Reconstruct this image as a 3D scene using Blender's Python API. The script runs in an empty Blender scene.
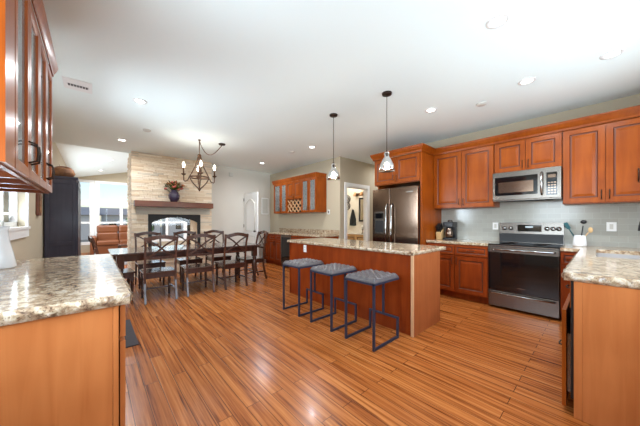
import bpy, math, random
from mathutils import Vector, Matrix
random.seed(7)
SC = bpy.context.scene
COL = SC.collection
PI = math.pi
# ------------------------------------------------------------------ camera
cam_d = bpy.data.cameras.new('camera'); cam = bpy.data.objects.new('camera', cam_d); COL.objects.link(cam)
cam.location = (0, 0, 1.243); cam.rotation_euler = (PI/2, 0, 0.839)
cam_d.sensor_width = 36; cam_d.lens = 252.3/640*36; cam_d.shift_y = 8/640; cam_d.clip_start = 0.02; cam_d.clip_end = 400
SC.camera = cam
SC.view_settings.view_transform = 'Standard'; SC.view_settings.look = 'None'
SC.view_settings.gamma = 1; SC.view_settings.use_curve_mapping = False
SC.view_settings.exposure = 0.60
# ------------------------------------------------------------------ world
W = bpy.data.worlds.new('sky'); SC.world = W; W.use_nodes = True
wn = W.node_tree; bgn = wn.nodes['Background']
sky = wn.nodes.new('ShaderNodeTexSky'); sky.sky_type = 'NISHITA'; sky.sun_disc = False
sky.sun_elevation = math.radians(38); sky.sun_rotation = math.radians(150)
wn.links.new(sky.outputs[0], bgn.inputs[0]); bgn.inputs[1].default_value = 0.15
# ------------------------------------------------------------------ daylight lamps: the side window, and unseen windows added to brighten the room
def daylight(name, loc, rot, sx, sy, e, col=(0.72, 0.87, 1)):
    l = bpy.data.lights.new(name, 'AREA'); l.shape = 'RECTANGLE'; l.size = sx; l.size_y = sy; l.energy = e; l.color = col
    o = bpy.data.objects.new(name, l); COL.objects.link(o); o.location = loc; o.rotation_euler = rot
    return o
daylight('added_sink_side_daylight', (0.82, 2.3, 1.65), (0, PI/2+.3, 0), 1.3, 3.0, 54)  # lamp at an unseen window, added to brighten the kitchen from the right
daylight('added_camera_side_daylight', (-0.9, -0.86, 1.7), (PI/2+.45, 0, .5), 1.2, 1.3, 42)  # added next to the camera, out of view, to lift room and ceiling
daylight('side_window_daylight', (-3.9, -0.86, 1.7), (PI/2+.42, 0, 0), 1.2, 1.0, 62)
daylight('added_living_side_daylight', (-10.2, -0.85, 1.6), (PI/2, 0, 0), 3.6, 1.9, 80, (.86, .94, 1))  # added out of sight behind the armoire to brighten the living room
daylight('added_living_back_daylight', (-10.5, 6.0, 1.6), (-PI/2, 0, 0), 4.2, 1.9, 55, (.86, .94, 1))  # added at an unseen opening to brighten the far end
# ------------------------------------------------------------------ materials
def newmat(name):
    m = bpy.data.materials.new(name); m.use_nodes = True
    return m, m.node_tree, m.node_tree.nodes['Principled BSDF']
def plain(name, col, rough=.5, metal=0, spec=.5, coat=0, bump=0, bscale=60):
    m, nt, b = newmat(name)
    b.inputs['Base Color'].default_value = (*col, 1); b.inputs['Roughness'].default_value = rough
    b.inputs['Metallic'].default_value = metal; b.inputs['Specular IOR Level'].default_value = spec
    b.inputs['Coat Weight'].default_value = coat
    n = nt.nodes.new('ShaderNodeTexNoise'); n.inputs['Scale'].default_value = bscale
    tc = nt.nodes.new('ShaderNodeTexCoord'); nt.links.new(tc.outputs['Object'], n.inputs['Vector'])
    mr = nt.nodes.new('ShaderNodeMapRange'); mr.inputs['To Min'].default_value = max(0, rough-.04); mr.inputs['To Max'].default_value = rough+.04
    nt.links.new(n.outputs['Fac'], mr.inputs['Value']); nt.links.new(mr.outputs[0], b.inputs['Roughness'])
    if bump:
        bp = nt.nodes.new('ShaderNodeBump'); bp.inputs['Strength'].default_value = bump; bp.inputs['Distance'].default_value = .01
        nt.links.new(n.outputs['Fac'], bp.inputs['Height']); nt.links.new(bp.outputs[0], b.inputs['Normal'])
    return m
def ramp(nt, stops):
    r = nt.nodes.new('ShaderNodeValToRGB'); e = r.color_ramp.elements
    while len(e) < len(stops): e.new(.5)
    for k, (p, c) in enumerate(stops): e[k].position = p; e[k].color = (*c, 1)
    return r
def coords(nt, scale=(1, 1, 1), kind='Object', rot=(0, 0, 0)):
    tc = nt.nodes.new('ShaderNodeTexCoord'); mp = nt.nodes.new('ShaderNodeMapping'); mp.inputs['Scale'].default_value = scale
    mp.inputs['Rotation'].default_value = rot
    nt.links.new(tc.outputs[kind], mp.inputs['Vector']); return mp
def woodmat(name, c1, c2, rough=.3, grain='z', coat=.3, spec=.4):
    m, nt, b = newmat(name)
    sc = {'z': (9, 9, .7), 'x': (.7, 9, 9), 'y': (9, .7, 9)}[grain]
    mp = coords(nt, sc)
    n = nt.nodes.new('ShaderNodeTexNoise'); n.inputs['Scale'].default_value = 2.2; n.inputs['Detail'].default_value = 6; n.inputs['Distortion'].default_value = .6
    nt.links.new(mp.outputs[0], n.inputs['Vector'])
    mp2 = coords(nt, (1.5, 1.5, 1.5)); n2 = nt.nodes.new('ShaderNodeTexNoise'); n2.inputs['Scale'].default_value = 2
    nt.links.new(mp2.outputs[0], n2.inputs['Vector'])
    ad = nt.nodes.new('ShaderNodeMath'); ad.operation = 'ADD'; nt.links.new(n.outputs['Fac'], ad.inputs[0]); nt.links.new(n2.outputs['Fac'], ad.inputs[1])
    hf = nt.nodes.new('ShaderNodeMath'); hf.operation = 'MULTIPLY'; hf.inputs[1].default_value = .5; nt.links.new(ad.outputs[0], hf.inputs[0])
    r = ramp(nt, [(.32, c1), (.68, c2)]); nt.links.new(hf.outputs[0], r.inputs[0]); nt.links.new(r.outputs[0], b.inputs['Base Color'])
    b.inputs['Roughness'].default_value = rough; b.inputs['Coat Weight'].default_value = coat; b.inputs['Coat Roughness'].default_value = .12; b.inputs['Specular IOR Level'].default_value = spec
    return m
def lin(*c):
    return tuple(((v/255)/12.92 if v/255 <= .04045 else ((v/255+.055)/1.055)**2.4) for v in c)
M = {}
M['wall'] = plain('beige_wall_paint', lin(190, 177, 153), .8, bump=.03, bscale=120)
M['wallg'] = plain('pale_grey_wall_paint', lin(214, 208, 198), .8, bump=.03, bscale=120)
M['ceil'] = plain('white_ceiling_paint', lin(240, 250, 248), .85, bump=.03, bscale=120)
M['white'] = plain('white_trim_paint', lin(240, 240, 238), .4)
M['cherry'] = woodmat('glazed_cherry', lin(124, 54, 8), lin(158, 78, 16), .3, coat=.0, spec=.22)
M['redcherry'] = woodmat('red_cherry', lin(112, 42, 14), lin(144, 62, 22), .3, coat=.0, spec=.1)
M['honey'] = woodmat('honey_veneer', lin(182, 104, 54), lin(208, 130, 74), .34, coat=.0, spec=.2)
M['glaze'] = plain('dark_glaze', lin(96, 44, 22), .35)
M['lit_cherry'] = woodmat('lit_side_cherry', lin(150, 80, 42), lin(174, 100, 56), .34, coat=.0, spec=.2)  # cherry lightened to paint in the stronger light on the island side
M['inside'] = plain('cabinet_interior', lin(206, 160, 118), .5)
M['dark'] = plain('black_gap', lin(22, 18, 16), .6)
M['steel'] = plain('stainless_steel', lin(122, 116, 110), .26, 1, bscale=200)
M['dsteel'] = plain('dark_stainless', lin(128, 108, 94), .16, 1, bscale=200)
M['chrome'] = plain('chrome', lin(180, 178, 176), .1, 1)
M['sinksteel'] = plain('brushed_sink_steel', lin(190, 186, 184), .35, .5)
M['bglass'] = plain('black_glass', lin(14, 14, 16), .06, 0, .6)
M['black'] = plain('black_plastic', lin(26, 26, 28), .35)
M['bronze'] = plain('oil_rubbed_bronze', lin(58, 44, 36), .4, .7)
M['iron'] = plain('antique_iron', lin(94, 66, 46), .45, .6)
M['espresso'] = woodmat('espresso_wood', lin(52, 30, 24), lin(82, 50, 38), .22, 'z', .5)
M['brownwood'] = woodmat('brown_chair_wood', lin(62, 38, 28), lin(88, 54, 40), .25, 'z', .5)
M['tabletop'] = woodmat('dark_table_top', lin(62, 46, 42), lin(92, 70, 62), .16, 'y', .6)
M['mantel'] = woodmat('mantel_wood', lin(92, 50, 34), lin(128, 76, 52), .5, 'y', .1)
M['stoolseat'] = plain('grey_quilted_leather', lin(86, 82, 84), .34, bump=.1, bscale=90)
M['stoolmetal'] = plain('gunmetal_frame', lin(62, 70, 92), .35, .6)
M['leather'] = plain('tan_leather', lin(112, 60, 26), .4, bump=.1, bscale=40)
M['armoire'] = woodmat('charcoal_stained_wood', lin(44, 42, 54), lin(62, 58, 70), .45, 'z', .1)
M['ceramic'] = plain('white_ceramic', lin(238, 238, 238), .15, coat=.5)
M['vase'] = plain('dark_glazed_vase', lin(60, 52, 74), .15, coat=.8)
M['leaf'] = plain('leaf_green', lin(84, 98, 40), .6)
M['petal'] = plain('dusty_pink_petal', lin(188, 92, 78), .6)
M['petal2'] = plain('orange_petal', lin(206, 132, 84), .6)
M['teal'] = plain('teal_silicone', lin(14, 78, 84), .4)
M['lightwood'] = plain('light_wood', lin(206, 170, 120), .5)
M['wicker'] = woodmat('woven_brown', lin(84, 50, 30), lin(160, 112, 74), .7, 'x', 0)
M['towel'] = plain('black_towel', lin(36, 40, 42), .9, bump=.4)
M['grass'] = plain('dry_ground', lin(150, 148, 132), .9)
M['foliage'] = plain('tree_foliage', lin(74, 122, 44), .8)
M['roof'] = plain('grey_shingle', lin(176, 172, 168), .8)
M['siding'] = plain('pale_siding', lin(206, 202, 196), .8)
M['mirror'] = plain('mirror', lin(230, 230, 230), .03, 1)
M['artbeige'] = plain('pale_print', lin(208, 206, 198), .5)
M['rug'] = plain('grey_rug', lin(122, 112, 108), .95, bump=.5, bscale=80)
M['rug_dark'] = plain('charcoal_mat', lin(66, 62, 66), .9, bump=.4)
M['crystal_blue'] = plain('pale_blue_glassware', lin(200, 214, 220), .1)
def emis(name, col, st):
    m, nt, b = newmat(name); b.inputs['Base Color'].default_value = (*col, 1)
    b.inputs['Emission Color'].default_value = (*col, 1); b.inputs['Emission Strength'].default_value = st
    return m
M['lens'] = emis('lit_lens', (1, .96, .9), 6)
M['bulb'] = emis('lit_bulb', (1, .86, .62), 14)
M['candle_bulb'] = emis('lit_candle_bulb', (1, .9, .72), 14)
def glassmat(name, tint=(1, 1, 1), refl=1.45, rough=.0):
    m = bpy.data.materials.new(name); m.use_nodes = True; nt = m.node_tree; nt.nodes.clear()
    out = nt.nodes.new('ShaderNodeOutputMaterial'); mx = nt.nodes.new('ShaderNodeMixShader'); tr = nt.nodes.new('ShaderNodeBsdfTransparent')
    gl = nt.nodes.new('ShaderNodeBsdfGlossy'); fr = nt.nodes.new('ShaderNodeFresnel'); fr.inputs[0].default_value = refl
    gl.inputs['Roughness'].default_value = rough; tr.inputs[0].default_value = (*tint, 1)
    nt.links.new(fr.outputs[0], mx.inputs[0]); nt.links.new(tr.outputs[0], mx.inputs[1]); nt.links.new(gl.outputs[0], mx.inputs[2]); nt.links.new(mx.outputs[0], out.inputs[0])
    return m
M['glass'] = glassmat('clear_glass')
M['pendglass'] = glassmat('pendant_glass', (.93, .93, .92), 1.7, .03)
M['doorglass'] = glassmat('cabinet_door_glass', (.9, .93, .92), 2.4, .03)
_nt = M['doorglass'].node_tree; _o = _nt.nodes['Material Output']; _src = _o.inputs[0].links[0].from_socket
_mx = _nt.nodes.new('ShaderNodeMixShader'); _mx.inputs[0].default_value = .16; _df = _nt.nodes.new('ShaderNodeBsdfDiffuse'); _df.inputs[0].default_value = (.72, .76, .76, 1)  # pale diffuse mix: slight frosting plus a painted-in reflection of the ceiling
_nt.links.new(_src, _mx.inputs[1]); _nt.links.new(_df.outputs[0], _mx.inputs[2]); _nt.links.new(_mx.outputs[0], _o.inputs[0])

def floor_mat():
    m, nt, b = newmat('streaked_hardwood_planks')
    mp = coords(nt)
    bk = nt.nodes.new('ShaderNodeTexBrick'); bk.offset = .37; bk.offset_frequency = 2; bk.squash = 1
    bk.inputs['Color1'].default_value = (.15, .15, .15, 1); bk.inputs['Color2'].default_value = (.95, .95, .95, 1); bk.inputs['Mortar'].default_value = (0, 0, 0, 1)
    bk.inputs['Scale'].default_value = 1; bk.inputs['Mortar Size'].default_value = .0022; bk.inputs['Mortar Smooth'].default_value = .3
    bk.inputs['Brick Width'].default_value = 1.15; bk.inputs['Row Height'].default_value = .095; bk.inputs['Bias'].default_value = 0
    nt.links.new(mp.outputs[0], bk.inputs['Vector'])
    # streaks, shifted per plank
    ml = nt.nodes.new('ShaderNodeVectorMath'); ml.operation = 'MULTIPLY'; ml.inputs[1].default_value = (1.3, 46, 1)
    nt.links.new(mp.outputs[0], ml.inputs[0])
    ad = nt.nodes.new('ShaderNodeVectorMath'); ad.operation = 'MULTIPLY_ADD'; ad.inputs[1].default_value = (7, 0, 11)
    nt.links.new(bk.outputs['Color'], ad.inputs[0]); nt.links.new(ml.outputs[0], ad.inputs[2])
    n = nt.nodes.new('ShaderNodeTexNoise'); n.inputs['Scale'].default_value = 1.0; n.inputs['Detail'].default_value = 5; n.inputs['Roughness'].default_value = .62
    nt.links.new(ad.outputs[0], n.inputs['Vector'])
    rs = ramp(nt, [(.30, lin(80, 36, 14)), (.40, lin(150, 82, 36)), (.55, lin(188, 114, 56)), (.75, lin(208, 140, 80))]); nt.links.new(n.outputs['Fac'], rs.inputs[0])
    rb = ramp(nt, [(0, (.74, .64, .58)), (1, (1.0, 1.0, 1.0))]); nt.links.new(bk.outputs['Color'], rb.inputs[0])
    mx = nt.nodes.new('ShaderNodeMix'); mx.data_type = 'RGBA'; mx.blend_type = 'MULTIPLY'; mx.inputs['Factor'].default_value = .9
    nt.links.new(rs.outputs[0], mx.inputs['A']); nt.links.new(rb.outputs[0], mx.inputs['B'])
    m2 = nt.nodes.new('ShaderNodeMix'); m2.data_type = 'RGBA'; m2.inputs['B'].default_value = (*lin(70, 34, 16), 1)
    nt.links.new(bk.outputs['Fac'], m2.inputs['Factor']); nt.links.new(mx.outputs['Result'], m2.inputs['A'])
    nt.links.new(m2.outputs['Result'], b.inputs['Base Color'])
    b.inputs['Roughness'].default_value = .26; b.inputs['Coat Weight'].default_value = .06; b.inputs['Coat Roughness'].default_value = .1; b.inputs['Specular IOR Level'].default_value = .32
    bp = nt.nodes.new('ShaderNodeBump'); bp.inputs['Strength'].default_value = .15; bp.inputs['Distance'].default_value = .004; bp.invert = True
    nt.links.new(bk.outputs['Fac'], bp.inputs['Height']); nt.links.new(bp.outputs[0], b.inputs['Normal'])
    return m
M['floor'] = floor_mat()
def granite(name='cream_granite'):
    m, nt, b = newmat(name)
    mp = coords(nt, (1.5, 1.7, 1.5)); n1 = nt.nodes.new('ShaderNodeTexNoise'); n1.inputs['Scale'].default_value = 14; n1.inputs['Detail'].default_value = 9; n1.inputs['Roughness'].default_value = .72; n1.inputs['Distortion'].default_value = .8
    nt.links.new(mp.outputs[0], n1.inputs['Vector'])
    r1 = ramp(nt, [(.33, lin(70, 58, 54)), (.40, lin(136, 108, 86)), (.49, lin(176, 150, 120)), (.57, lin(204, 186, 160)), (.70, lin(222, 214, 200))]); nt.links.new(n1.outputs['Fac'], r1.inputs[0])
    v = nt.nodes.new('ShaderNodeTexVoronoi'); v.inputs['Scale'].default_value = 75; nt.links.new(mp.outputs[0], v.inputs['Vector'])
    n2 = nt.nodes.new('ShaderNodeTexNoise'); n2.inputs['Scale'].default_value = 22; nt.links.new(mp.outputs[0], n2.inputs['Vector'])
    ml = nt.nodes.new('ShaderNodeMath'); ml.operation = 'MULTIPLY'; nt.links.new(v.outputs['Distance'], ml.inputs[0]); nt.links.new(n2.outputs['Fac'], ml.inputs[1])
    r2 = ramp(nt, [(.10, (.25, .2, .2)), (.16, (1, 1, 1))]); nt.links.new(ml.outputs[0], r2.inputs[0])
    mx = nt.nodes.new('ShaderNodeMix'); mx.data_type = 'RGBA'; mx.blend_type = 'MULTIPLY'; mx.inputs['Factor'].default_value = .75
    nt.links.new(r1.outputs[0], mx.inputs['A']); nt.links.new(r2.outputs[0], mx.inputs['B']); nt.links.new(mx.outputs['Result'], b.inputs['Base Color'])
    b.inputs['Roughness'].default_value = .12; b.inputs['Coat Weight'].default_value = .1; b.inputs['Coat Roughness'].default_value = .04
    return m
M['granite'] = granite()
def tile_mat():
    m, nt, b = newmat('pale_glass_subway_tile')
    mp = coords(nt, (1, 1, 1), rot=(PI/2, 0, 0)); bk = nt.nodes.new('ShaderNodeTexBrick'); bk.offset = .5
    bk.inputs['Color1'].default_value = (*lin(164, 164, 156), 1); bk.inputs['Color2'].default_value = (*lin(172, 172, 164), 1); bk.inputs['Mortar'].default_value = (*lin(182, 184, 178), 1)
    bk.inputs['Scale'].default_value = 1; bk.inputs['Mortar Size'].default_value = .0015; bk.inputs['Brick Width'].default_value = .15; bk.inputs['Row Height'].default_value = .075
    nt.links.new(mp.outputs[0], bk.inputs['Vector']); nt.links.new(bk.outputs['Color'], b.inputs['Base Color'])
    b.inputs['Roughness'].default_value = .15
    return m
M['tile'] = tile_mat()
STONES = [plain('ledgestone_%s' % n, lin(*c), .85, bump=.5, bscale=30) for n, c in
          (('cream', (238, 220, 194)), ('sand', (232, 210, 180)), ('tan', (222, 196, 164)), ('buff', (242, 226, 204)), ('grey', (214, 200, 180)))]
M['greystone'] = plain('grey_lintel_stone', lin(190, 182, 166), .85, bump=.5, bscale=30)
# ------------------------------------------------------------------ mesh builder
class MB:
    def __init__(s): s.v = []; s.f = []; s.m = []; s.sm = []
    def add(s, vs, fs, mi=0, smooth=False):
        o = len(s.v); s.v += [tuple(v) for v in vs]
        for f in fs: s.f.append([o+i for i in f]); s.m.append(mi); s.sm.append(smooth)
        return s
    def box(s, x0, y0, z0, x1, y1, z1, mi=0):
        if x0 > x1: x0, x1 = x1, x0
        if y0 > y1: y0, y1 = y1, y0
        if z0 > z1: z0, z1 = z1, z0
        return s.add([(x0,y0,z0),(x1,y0,z0),(x1,y1,z0),(x0,y1,z0),(x0,y0,z1),(x1,y0,z1),(x1,y1,z1),(x0,y1,z1)],
              [(0,3,2,1),(4,5,6,7),(0,1,5,4),(1,2,6,5),(2,3,7,6),(3,0,4,7)], mi)
    def quad(s, a, b, c, d, mi=0): return s.add([a, b, c, d], [(0, 1, 2, 3)], mi)
    def tube(s, pts, r, n=8, mi=0, cap=True, flat=1.0):
        pts = [Vector(p) for p in pts]; rs = r if isinstance(r, (list, tuple)) else [r]*len(pts)
        vs = []; fs = []; up = None
        for i, p in enumerate(pts):
            t = (pts[min(i+1, len(pts)-1)]-pts[max(i-1, 0)]).normalized()
            if up is None: up = Vector((0, 0, 1)) if abs(t.z) < .9 else Vector((0, 1, 0))
            a = t.cross(up)
            if a.length < 1e-5: a = t.cross(Vector((1, 0, 0)))
            a.normalize(); b = a.cross(t).normalized(); up = b
            for k in range(n):
                q = 2*PI*k/n; vs.append(p+(a*math.cos(q)+b*math.sin(q)*flat)*rs[i])
        for i in range(len(pts)-1):
            for k in range(n):
                k2 = (k+1) % n; fs.append((i*n+k, i*n+k2, (i+1)*n+k2, (i+1)*n+k))
        if cap: fs.append(tuple(range(n))[::-1]); fs.append(tuple((len(pts)-1)*n+k for k in range(n)))
        return s.add(vs, fs, mi, n > 5)
    def lathe(s, prof, c=(0, 0, 0), n=20, mi=0):
        vs = []; fs = []
        for r, z in prof:
            for k in range(n):
                q = 2*PI*k/n; vs.append((c[0]+r*math.cos(q), c[1]+r*math.sin(q), c[2]+z))
        for i in range(len(prof)-1):
            for k in range(n):
                k2 = (k+1) % n; fs.append((i*n+k, i*n+k2, (i+1)*n+k2, (i+1)*n+k))
        if prof[0][0] > .0005: fs.append(tuple(range(n))[::-1])
        if prof[-1][0] > .0005: fs.append(tuple((len(prof)-1)*n+k for k in range(n)))
        return s.add(vs, fs, mi, True)
    def bar(s, a, b, w, h, mi=0, up=(0, 0, 1)):
        a = Vector(a); b = Vector(b); t = (b-a).normalized(); u = Vector(up)
        if abs(t.dot(u)) > .95: u = Vector((0, 1, 0))
        x = t.cross(u).normalized(); y = x.cross(t).normalized(); vs = []
        for p in (a, b):
            for i, j in ((-1,-1),(1,-1),(1,1),(-1,1)): vs.append(p+x*(i*w/2)+y*(j*h/2))
        return s.add(vs, [(0,3,2,1),(4,5,6,7),(0,1,5,4),(1,2,6,5),(2,3,7,6),(3,0,4,7)], mi)
    def blob(s, c, rx, ry, rz, n=10, mi=0, jit=0):
        prof = []; vs = []; fs = []; R = n//2+2
        for i in range(R+1):
            a = PI*i/R
            for k in range(n):
                q = 2*PI*k/n; j = 1+random.uniform(-jit, jit)
                vs.append((c[0]+rx*math.sin(a)*math.cos(q)*j, c[1]+ry*math.sin(a)*math.sin(q)*j, c[2]-rz*math.cos(a)*j))
        for i in range(R):
            for k in range(n):
                k2 = (k+1) % n; fs.append((i*n+k, i*n+k2, (i+1)*n+k2, (i+1)*n+k))
        return s.add(vs, fs, mi, True)
    def build(s, name, mats, parent=None, bevel=0, loc=None, rz=0, label=None, sub=0):
        me = bpy.data.meshes.new(name); me.from_pydata(s.v, [], s.f)
        if not isinstance(mats, (list, tuple)): mats = [mats]
        for m in mats: me.materials.append(M[m] if isinstance(m, str) else m)
        for p, mi, sm in zip(me.polygons, s.m, s.sm): p.material_index = mi; p.use_smooth = sm
        me.update()
        o = bpy.data.objects.new(name, me); COL.objects.link(o)
        if parent is not None: o.parent = parent
        if loc is not None: o.location = loc
        o.rotation_euler[2] = rz
        if label: o['label'] = label
        if bevel:
            b = o.modifiers.new('bevel', 'BEVEL'); b.width = bevel; b.segments = 2; b.limit_method = 'ANGLE'; b.angle_limit = .6
        if sub:
            b = o.modifiers.new('sub', 'SUBSURF'); b.levels = sub; b.render_levels = sub
        return o
def thing(name, label, cat, loc=(0, 0, 0), rz=0, group=None):
    o = bpy.data.objects.new(name, None); COL.objects.link(o); o.empty_display_size = .05
    o.location = loc; o.rotation_euler[2] = rz; o['label'] = label; o['category'] = cat
    if group: o['group'] = group
    return o
def tag(o, label, cat, group=None):
    o['label'] = label; o['category'] = cat
    if group: o['group'] = group
    return o
def struct(o, label=None):
    o['kind'] = 'structure'
    if label: o['label'] = label
    return o
def dup(root, loc, rz=None, label=None, group=None):
    def cp(o, par):
        c = o.copy(); COL.objects.link(c)
        if par is not None: c.parent = par
        for ch in list(o.children): cp(ch, c)
        return c
    r = cp(root, None); r.location = loc
    if rz is not None: r.rotation_euler[2] = rz
    if label: r['label'] = label
    if group: r['group'] = group
    return r
# ------------------------------------------------------------------ SETTING
ZC = 2.79; XR = .66; YL = -.6; YK = 4.94; XF = -7.4; XW = -13.5; YB = 4.4; XH = -4.18
def wallbox(name, mb, mat, label=None): return struct(mb.build(name, mat), label)
wallbox('floor', MB().box(XW-.15, -.75, -.1, XR+.1, 8.2, 0), 'floor', 'glossy streaked orange hardwood plank floor')
# ceiling (flat part), living room ceiling slopes up towards +y
wallbox('ceiling', MB().box(XF+.2, -.75, ZC, XR+.1, 8.2, ZC+.1), 'ceil', 'flat white ceiling over kitchen and dining area')
mb = MB(); za = 2.86; zb = 2.86+.26*6.5
mb.add([(XW-.1, -.75, za), (XF+.2, -.75, za), (XF+.2, 5.9, zb), (XW-.1, 5.9, zb), (XW-.1, -.75, za+.1), (XF+.2, -.75, za+.1), (XF+.2, 5.9, zb+.1), (XW-.1, 5.9, zb+.1)],
       [(0,3,2,1),(4,5,6,7),(0,1,5,4),(1,2,6,5),(2,3,7,6),(3,0,4,7)])
struct(mb.build('ceiling', 'ceil'), 'sloping white ceiling of the living room beyond the fireplace')
wallbox('trim_1', MB().box(XF+.2, -.6, ZC+.1, XF+.3, 5.9, 4.7), 'ceil')
# kitchen wall (range wall)
wallbox('wall_back', MB().box(-3.06, YK, 0, XR+.1, YK+.12, ZC), 'wall', 'beige kitchen wall behind the cabinets')
wallbox('wall_fridge_return', MB().box(-3.16, YK, 0, -3.06, 8.1, ZC), 'wall')
# hall wall with bathroom doorway
mb = MB(); dy0, dy1, dz = 4.64, 5.45, 2.10
mb.box(XH-.12, YB, 0, XH, dy0, ZC); mb.box(XH-.12, dy1, 0, XH, 8.1, ZC); mb.box(XH-.12, dy0, dz, XH, dy1, ZC)
wallbox('wall_hall', mb, 'wall', 'beige wall with the open doorway left of the refrigerator')
wallbox('wall_bar', MB().box(XF-.1, YB, 0, XH-.12, YB+.12, ZC), 'wall', 'beige wall behind the bar cabinets')
wallbox('wall_hall_end', MB().box(XH, 7.9, 0, -3.16, 8.1, ZC), 'wall')
# bathroom walls
wallbox('wall_bath_back', MB().box(-6.6, 6.35, 0, XH-.12, 6.47, ZC), 'wallg')
wallbox('wall_bath_side', MB().box(-6.7, YB+.12, 0, -6.6, 6.47, ZC), 'wallg')
# doorway trim
mb = MB()
for y0, y1 in ((dy0-.09, dy0), (dy1, dy1+.09)): mb.box(XH, y0, 0, XH+.02, y1, dz+.09)
mb.box(XH, dy0, dz, XH+.02, dy1, dz+.09)
mb.box(XH-.12, dy0, 0, XH, dy0+.015, dz); mb.box(XH-.12, dy1-.015, 0, XH, dy1, dz); mb.box(XH-.12, dy0, dz-.015, XH, dy1, dz)
struct(mb.build('trim_2', 'white', bevel=.003), 'white door casing around the bathroom doorway')
# far wall right of the fireplace (dining), opening left of the fireplace
mb = MB(); mb.box(XF-.12, 2.2, 0, XF, YB, ZC+.1); wallbox('wall_far', mb, 'wallg', 'pale wall right of the stone fireplace')
# left wall with side window, plus unseen openings added for daylight
wx0, wx1, wz0, wz1 = -4.56, -3.25, 1.18, 2.25
mb = MB(); T = .15
mb.box(XW-.1, YL-T, 0, -12.1, YL, 3.0); mb.box(-8.3, YL-T, 0, wx0, YL, 3.0); mb.box(-12.1, YL-T, 0, -8.3, YL, .6); mb.box(-12.1, YL-T, 2.6, -8.3, YL, 3.0); mb.box(wx1, YL-T, 0, -1.55, YL, 3.0); mb.box(wx0, YL-T, 0, wx1, YL, wz0); mb.box(wx0, YL-T, wz1, wx1, YL, 3.0)
mb.box(-1.55, YL-T, 0, -.25, YL, .9); mb.box(-1.55, YL-T, 2.5, -.25, YL, 3.0); mb.box(-.25, YL-T, 0, XR+.1, YL, 3.0)
wallbox('wall_left', mb, 'wall', 'beige wall along the left side with a window')
def window_frame(name, mb, label): return struct(mb.build(name, 'white'), label)
mb = MB(); w = .07
mb.box(wx0-w, YL, wz0-.02, wx0, YL+.02, wz1+w); mb.box(wx1, YL, wz0-.02, wx1+w, YL+.02, wz1+w); mb.box(wx0-w, YL, wz1, wx1+w, YL+.02, wz1+w)
mb.box(wx0-w-.02, YL, wz0-.03, wx1+w+.02, YL+.03, wz0); mb.box(wx0-w, YL, wz0-.12, wx1+w, YL+.02, wz0-.03)
mb.box(wx0, YL-.12, wz0, wx0+.04, YL-.06, wz1); mb.box(wx1-.04, YL-.12, wz0, wx1, YL-.06, wz1)
mb.box(wx0, YL-.12, wz0, wx1, YL-.06, wz0+.05); mb.box(wx0, YL-.12, wz1-.05, wx1, YL-.06, wz1)
mb.box(-3.95, YL-.12, wz0, -3.9, YL-.06, wz1)
w1 = window_frame('window_1', mb, 'white framed window above the left counter')
MB().box(wx0, YL-.095, wz0, wx1, YL-.09, wz1).build('window_pane', 'glass', w1)
mb = MB(); mb.box(-1.55, YL-.1, .9, -1.5, YL-.04, 2.5); mb.box(-.3, YL-.1, .9, -.25, YL-.04, 2.5); mb.box(-1.55, YL-.1, 2.45, -.25, YL-.04, 2.5); mb.box(-1.55, YL-.1, .9, -.25, YL-.04, .95)
w2 = window_frame('window_2', mb, 'unseen white framed window added beside the camera for daylight')  # frame of an unseen opening added to let light in
mb = MB(); 
for x in (-12.1, -10.87, -9.6, -8.37): mb.box(x, YL-.1, .6, x+.07, YL-.04, 2.6)
mb.box(-12.1, YL-.1, .6, -8.3, YL-.04, .66); mb.box(-12.1, YL-.1, 2.54, -8.3, YL-.04, 2.6)
window_frame('window_8', mb, 'unseen white framed window added behind the armoire for daylight')  # frame of a hidden opening added as a light source
# right wall with a big unseen window added for daylight
mb = MB(); mb.box(XR, YL, 0, XR+.12, .7, ZC); mb.box(XR, 3.9, 0, XR+.12, YK+.12, ZC); mb.box(XR, .7, 0, XR+.12, 3.9, 1.05); mb.box(XR, .7, 2.3, XR+.12, 3.9, ZC)
wallbox('wall_right', mb, 'wall', 'beige wall behind the sink run')
mb = MB(); mb.box(XR-.01, .62, 1.0, XR+.08, .7, 2.38); mb.box(XR-.01, 3.9, 1.0, XR+.08, 3.98, 2.38); mb.box(XR-.01, .7, 2.3, XR+.08, 3.9, 2.38); mb.box(XR-.01, .7, .98, XR+.08, 3.9, 1.05); mb.box(XR+.03, 2.28, 1.05, XR+.08, 2.33, 2.3)
w3 = window_frame('window_3', mb, 'unseen white framed window added along the sink run for daylight')
# living room shell
lw = [(-.56, -.06), (.13, 1.62), (1.8, 3.3), (3.48, 5.1)]
mb = MB(); mb.box(XW-.12, -.75, 0, XW, 5.9, .35); mb.box(XW-.12, -.75, 2.80, XW, 5.9, 4.7)
ys = [-.75]+[v for a in lw for v in a]+[5.9]
for i in range(0, len(ys), 2): mb.box(XW-.12, ys[i], .35, XW, ys[i+1], 2.80)
wallbox('wall_living_far', mb, 'wall', 'beige end wall of the living room with tall windows')
for k, (a, b) in enumerate(lw):
    mb = MB(); mb.box(XW-.06, a-.092, .30, XW+.02, a+.05, 2.86); mb.box(XW-.06, b-.05, .30, XW+.02, b+.092, 2.86)
    for z, t in ((.30, .12), (1.14, .07), (1.86, .20), (2.76, .10)): mb.box(XW-.06, a+.05, z, XW+.015, b-.05, z+t)
    if b-a > 1: mb.box(XW-.055, (a+b)/2-.05, .42, XW+.01, (a+b)/2+.05, 1.86)
    w_ = window_frame('window_%d' % (k+4), mb, 'tall white framed living room window, number %d from the left wall' % (k+1) if k > 1 else ('narrow tall white window beside the dark armoire', 'wide white window behind the tan sofa')[k])
    MB().box(XW-.03, a+.02, .37, XW-.025, b-.02, 2.78).build('window_pane', 'glass', w_)
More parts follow.
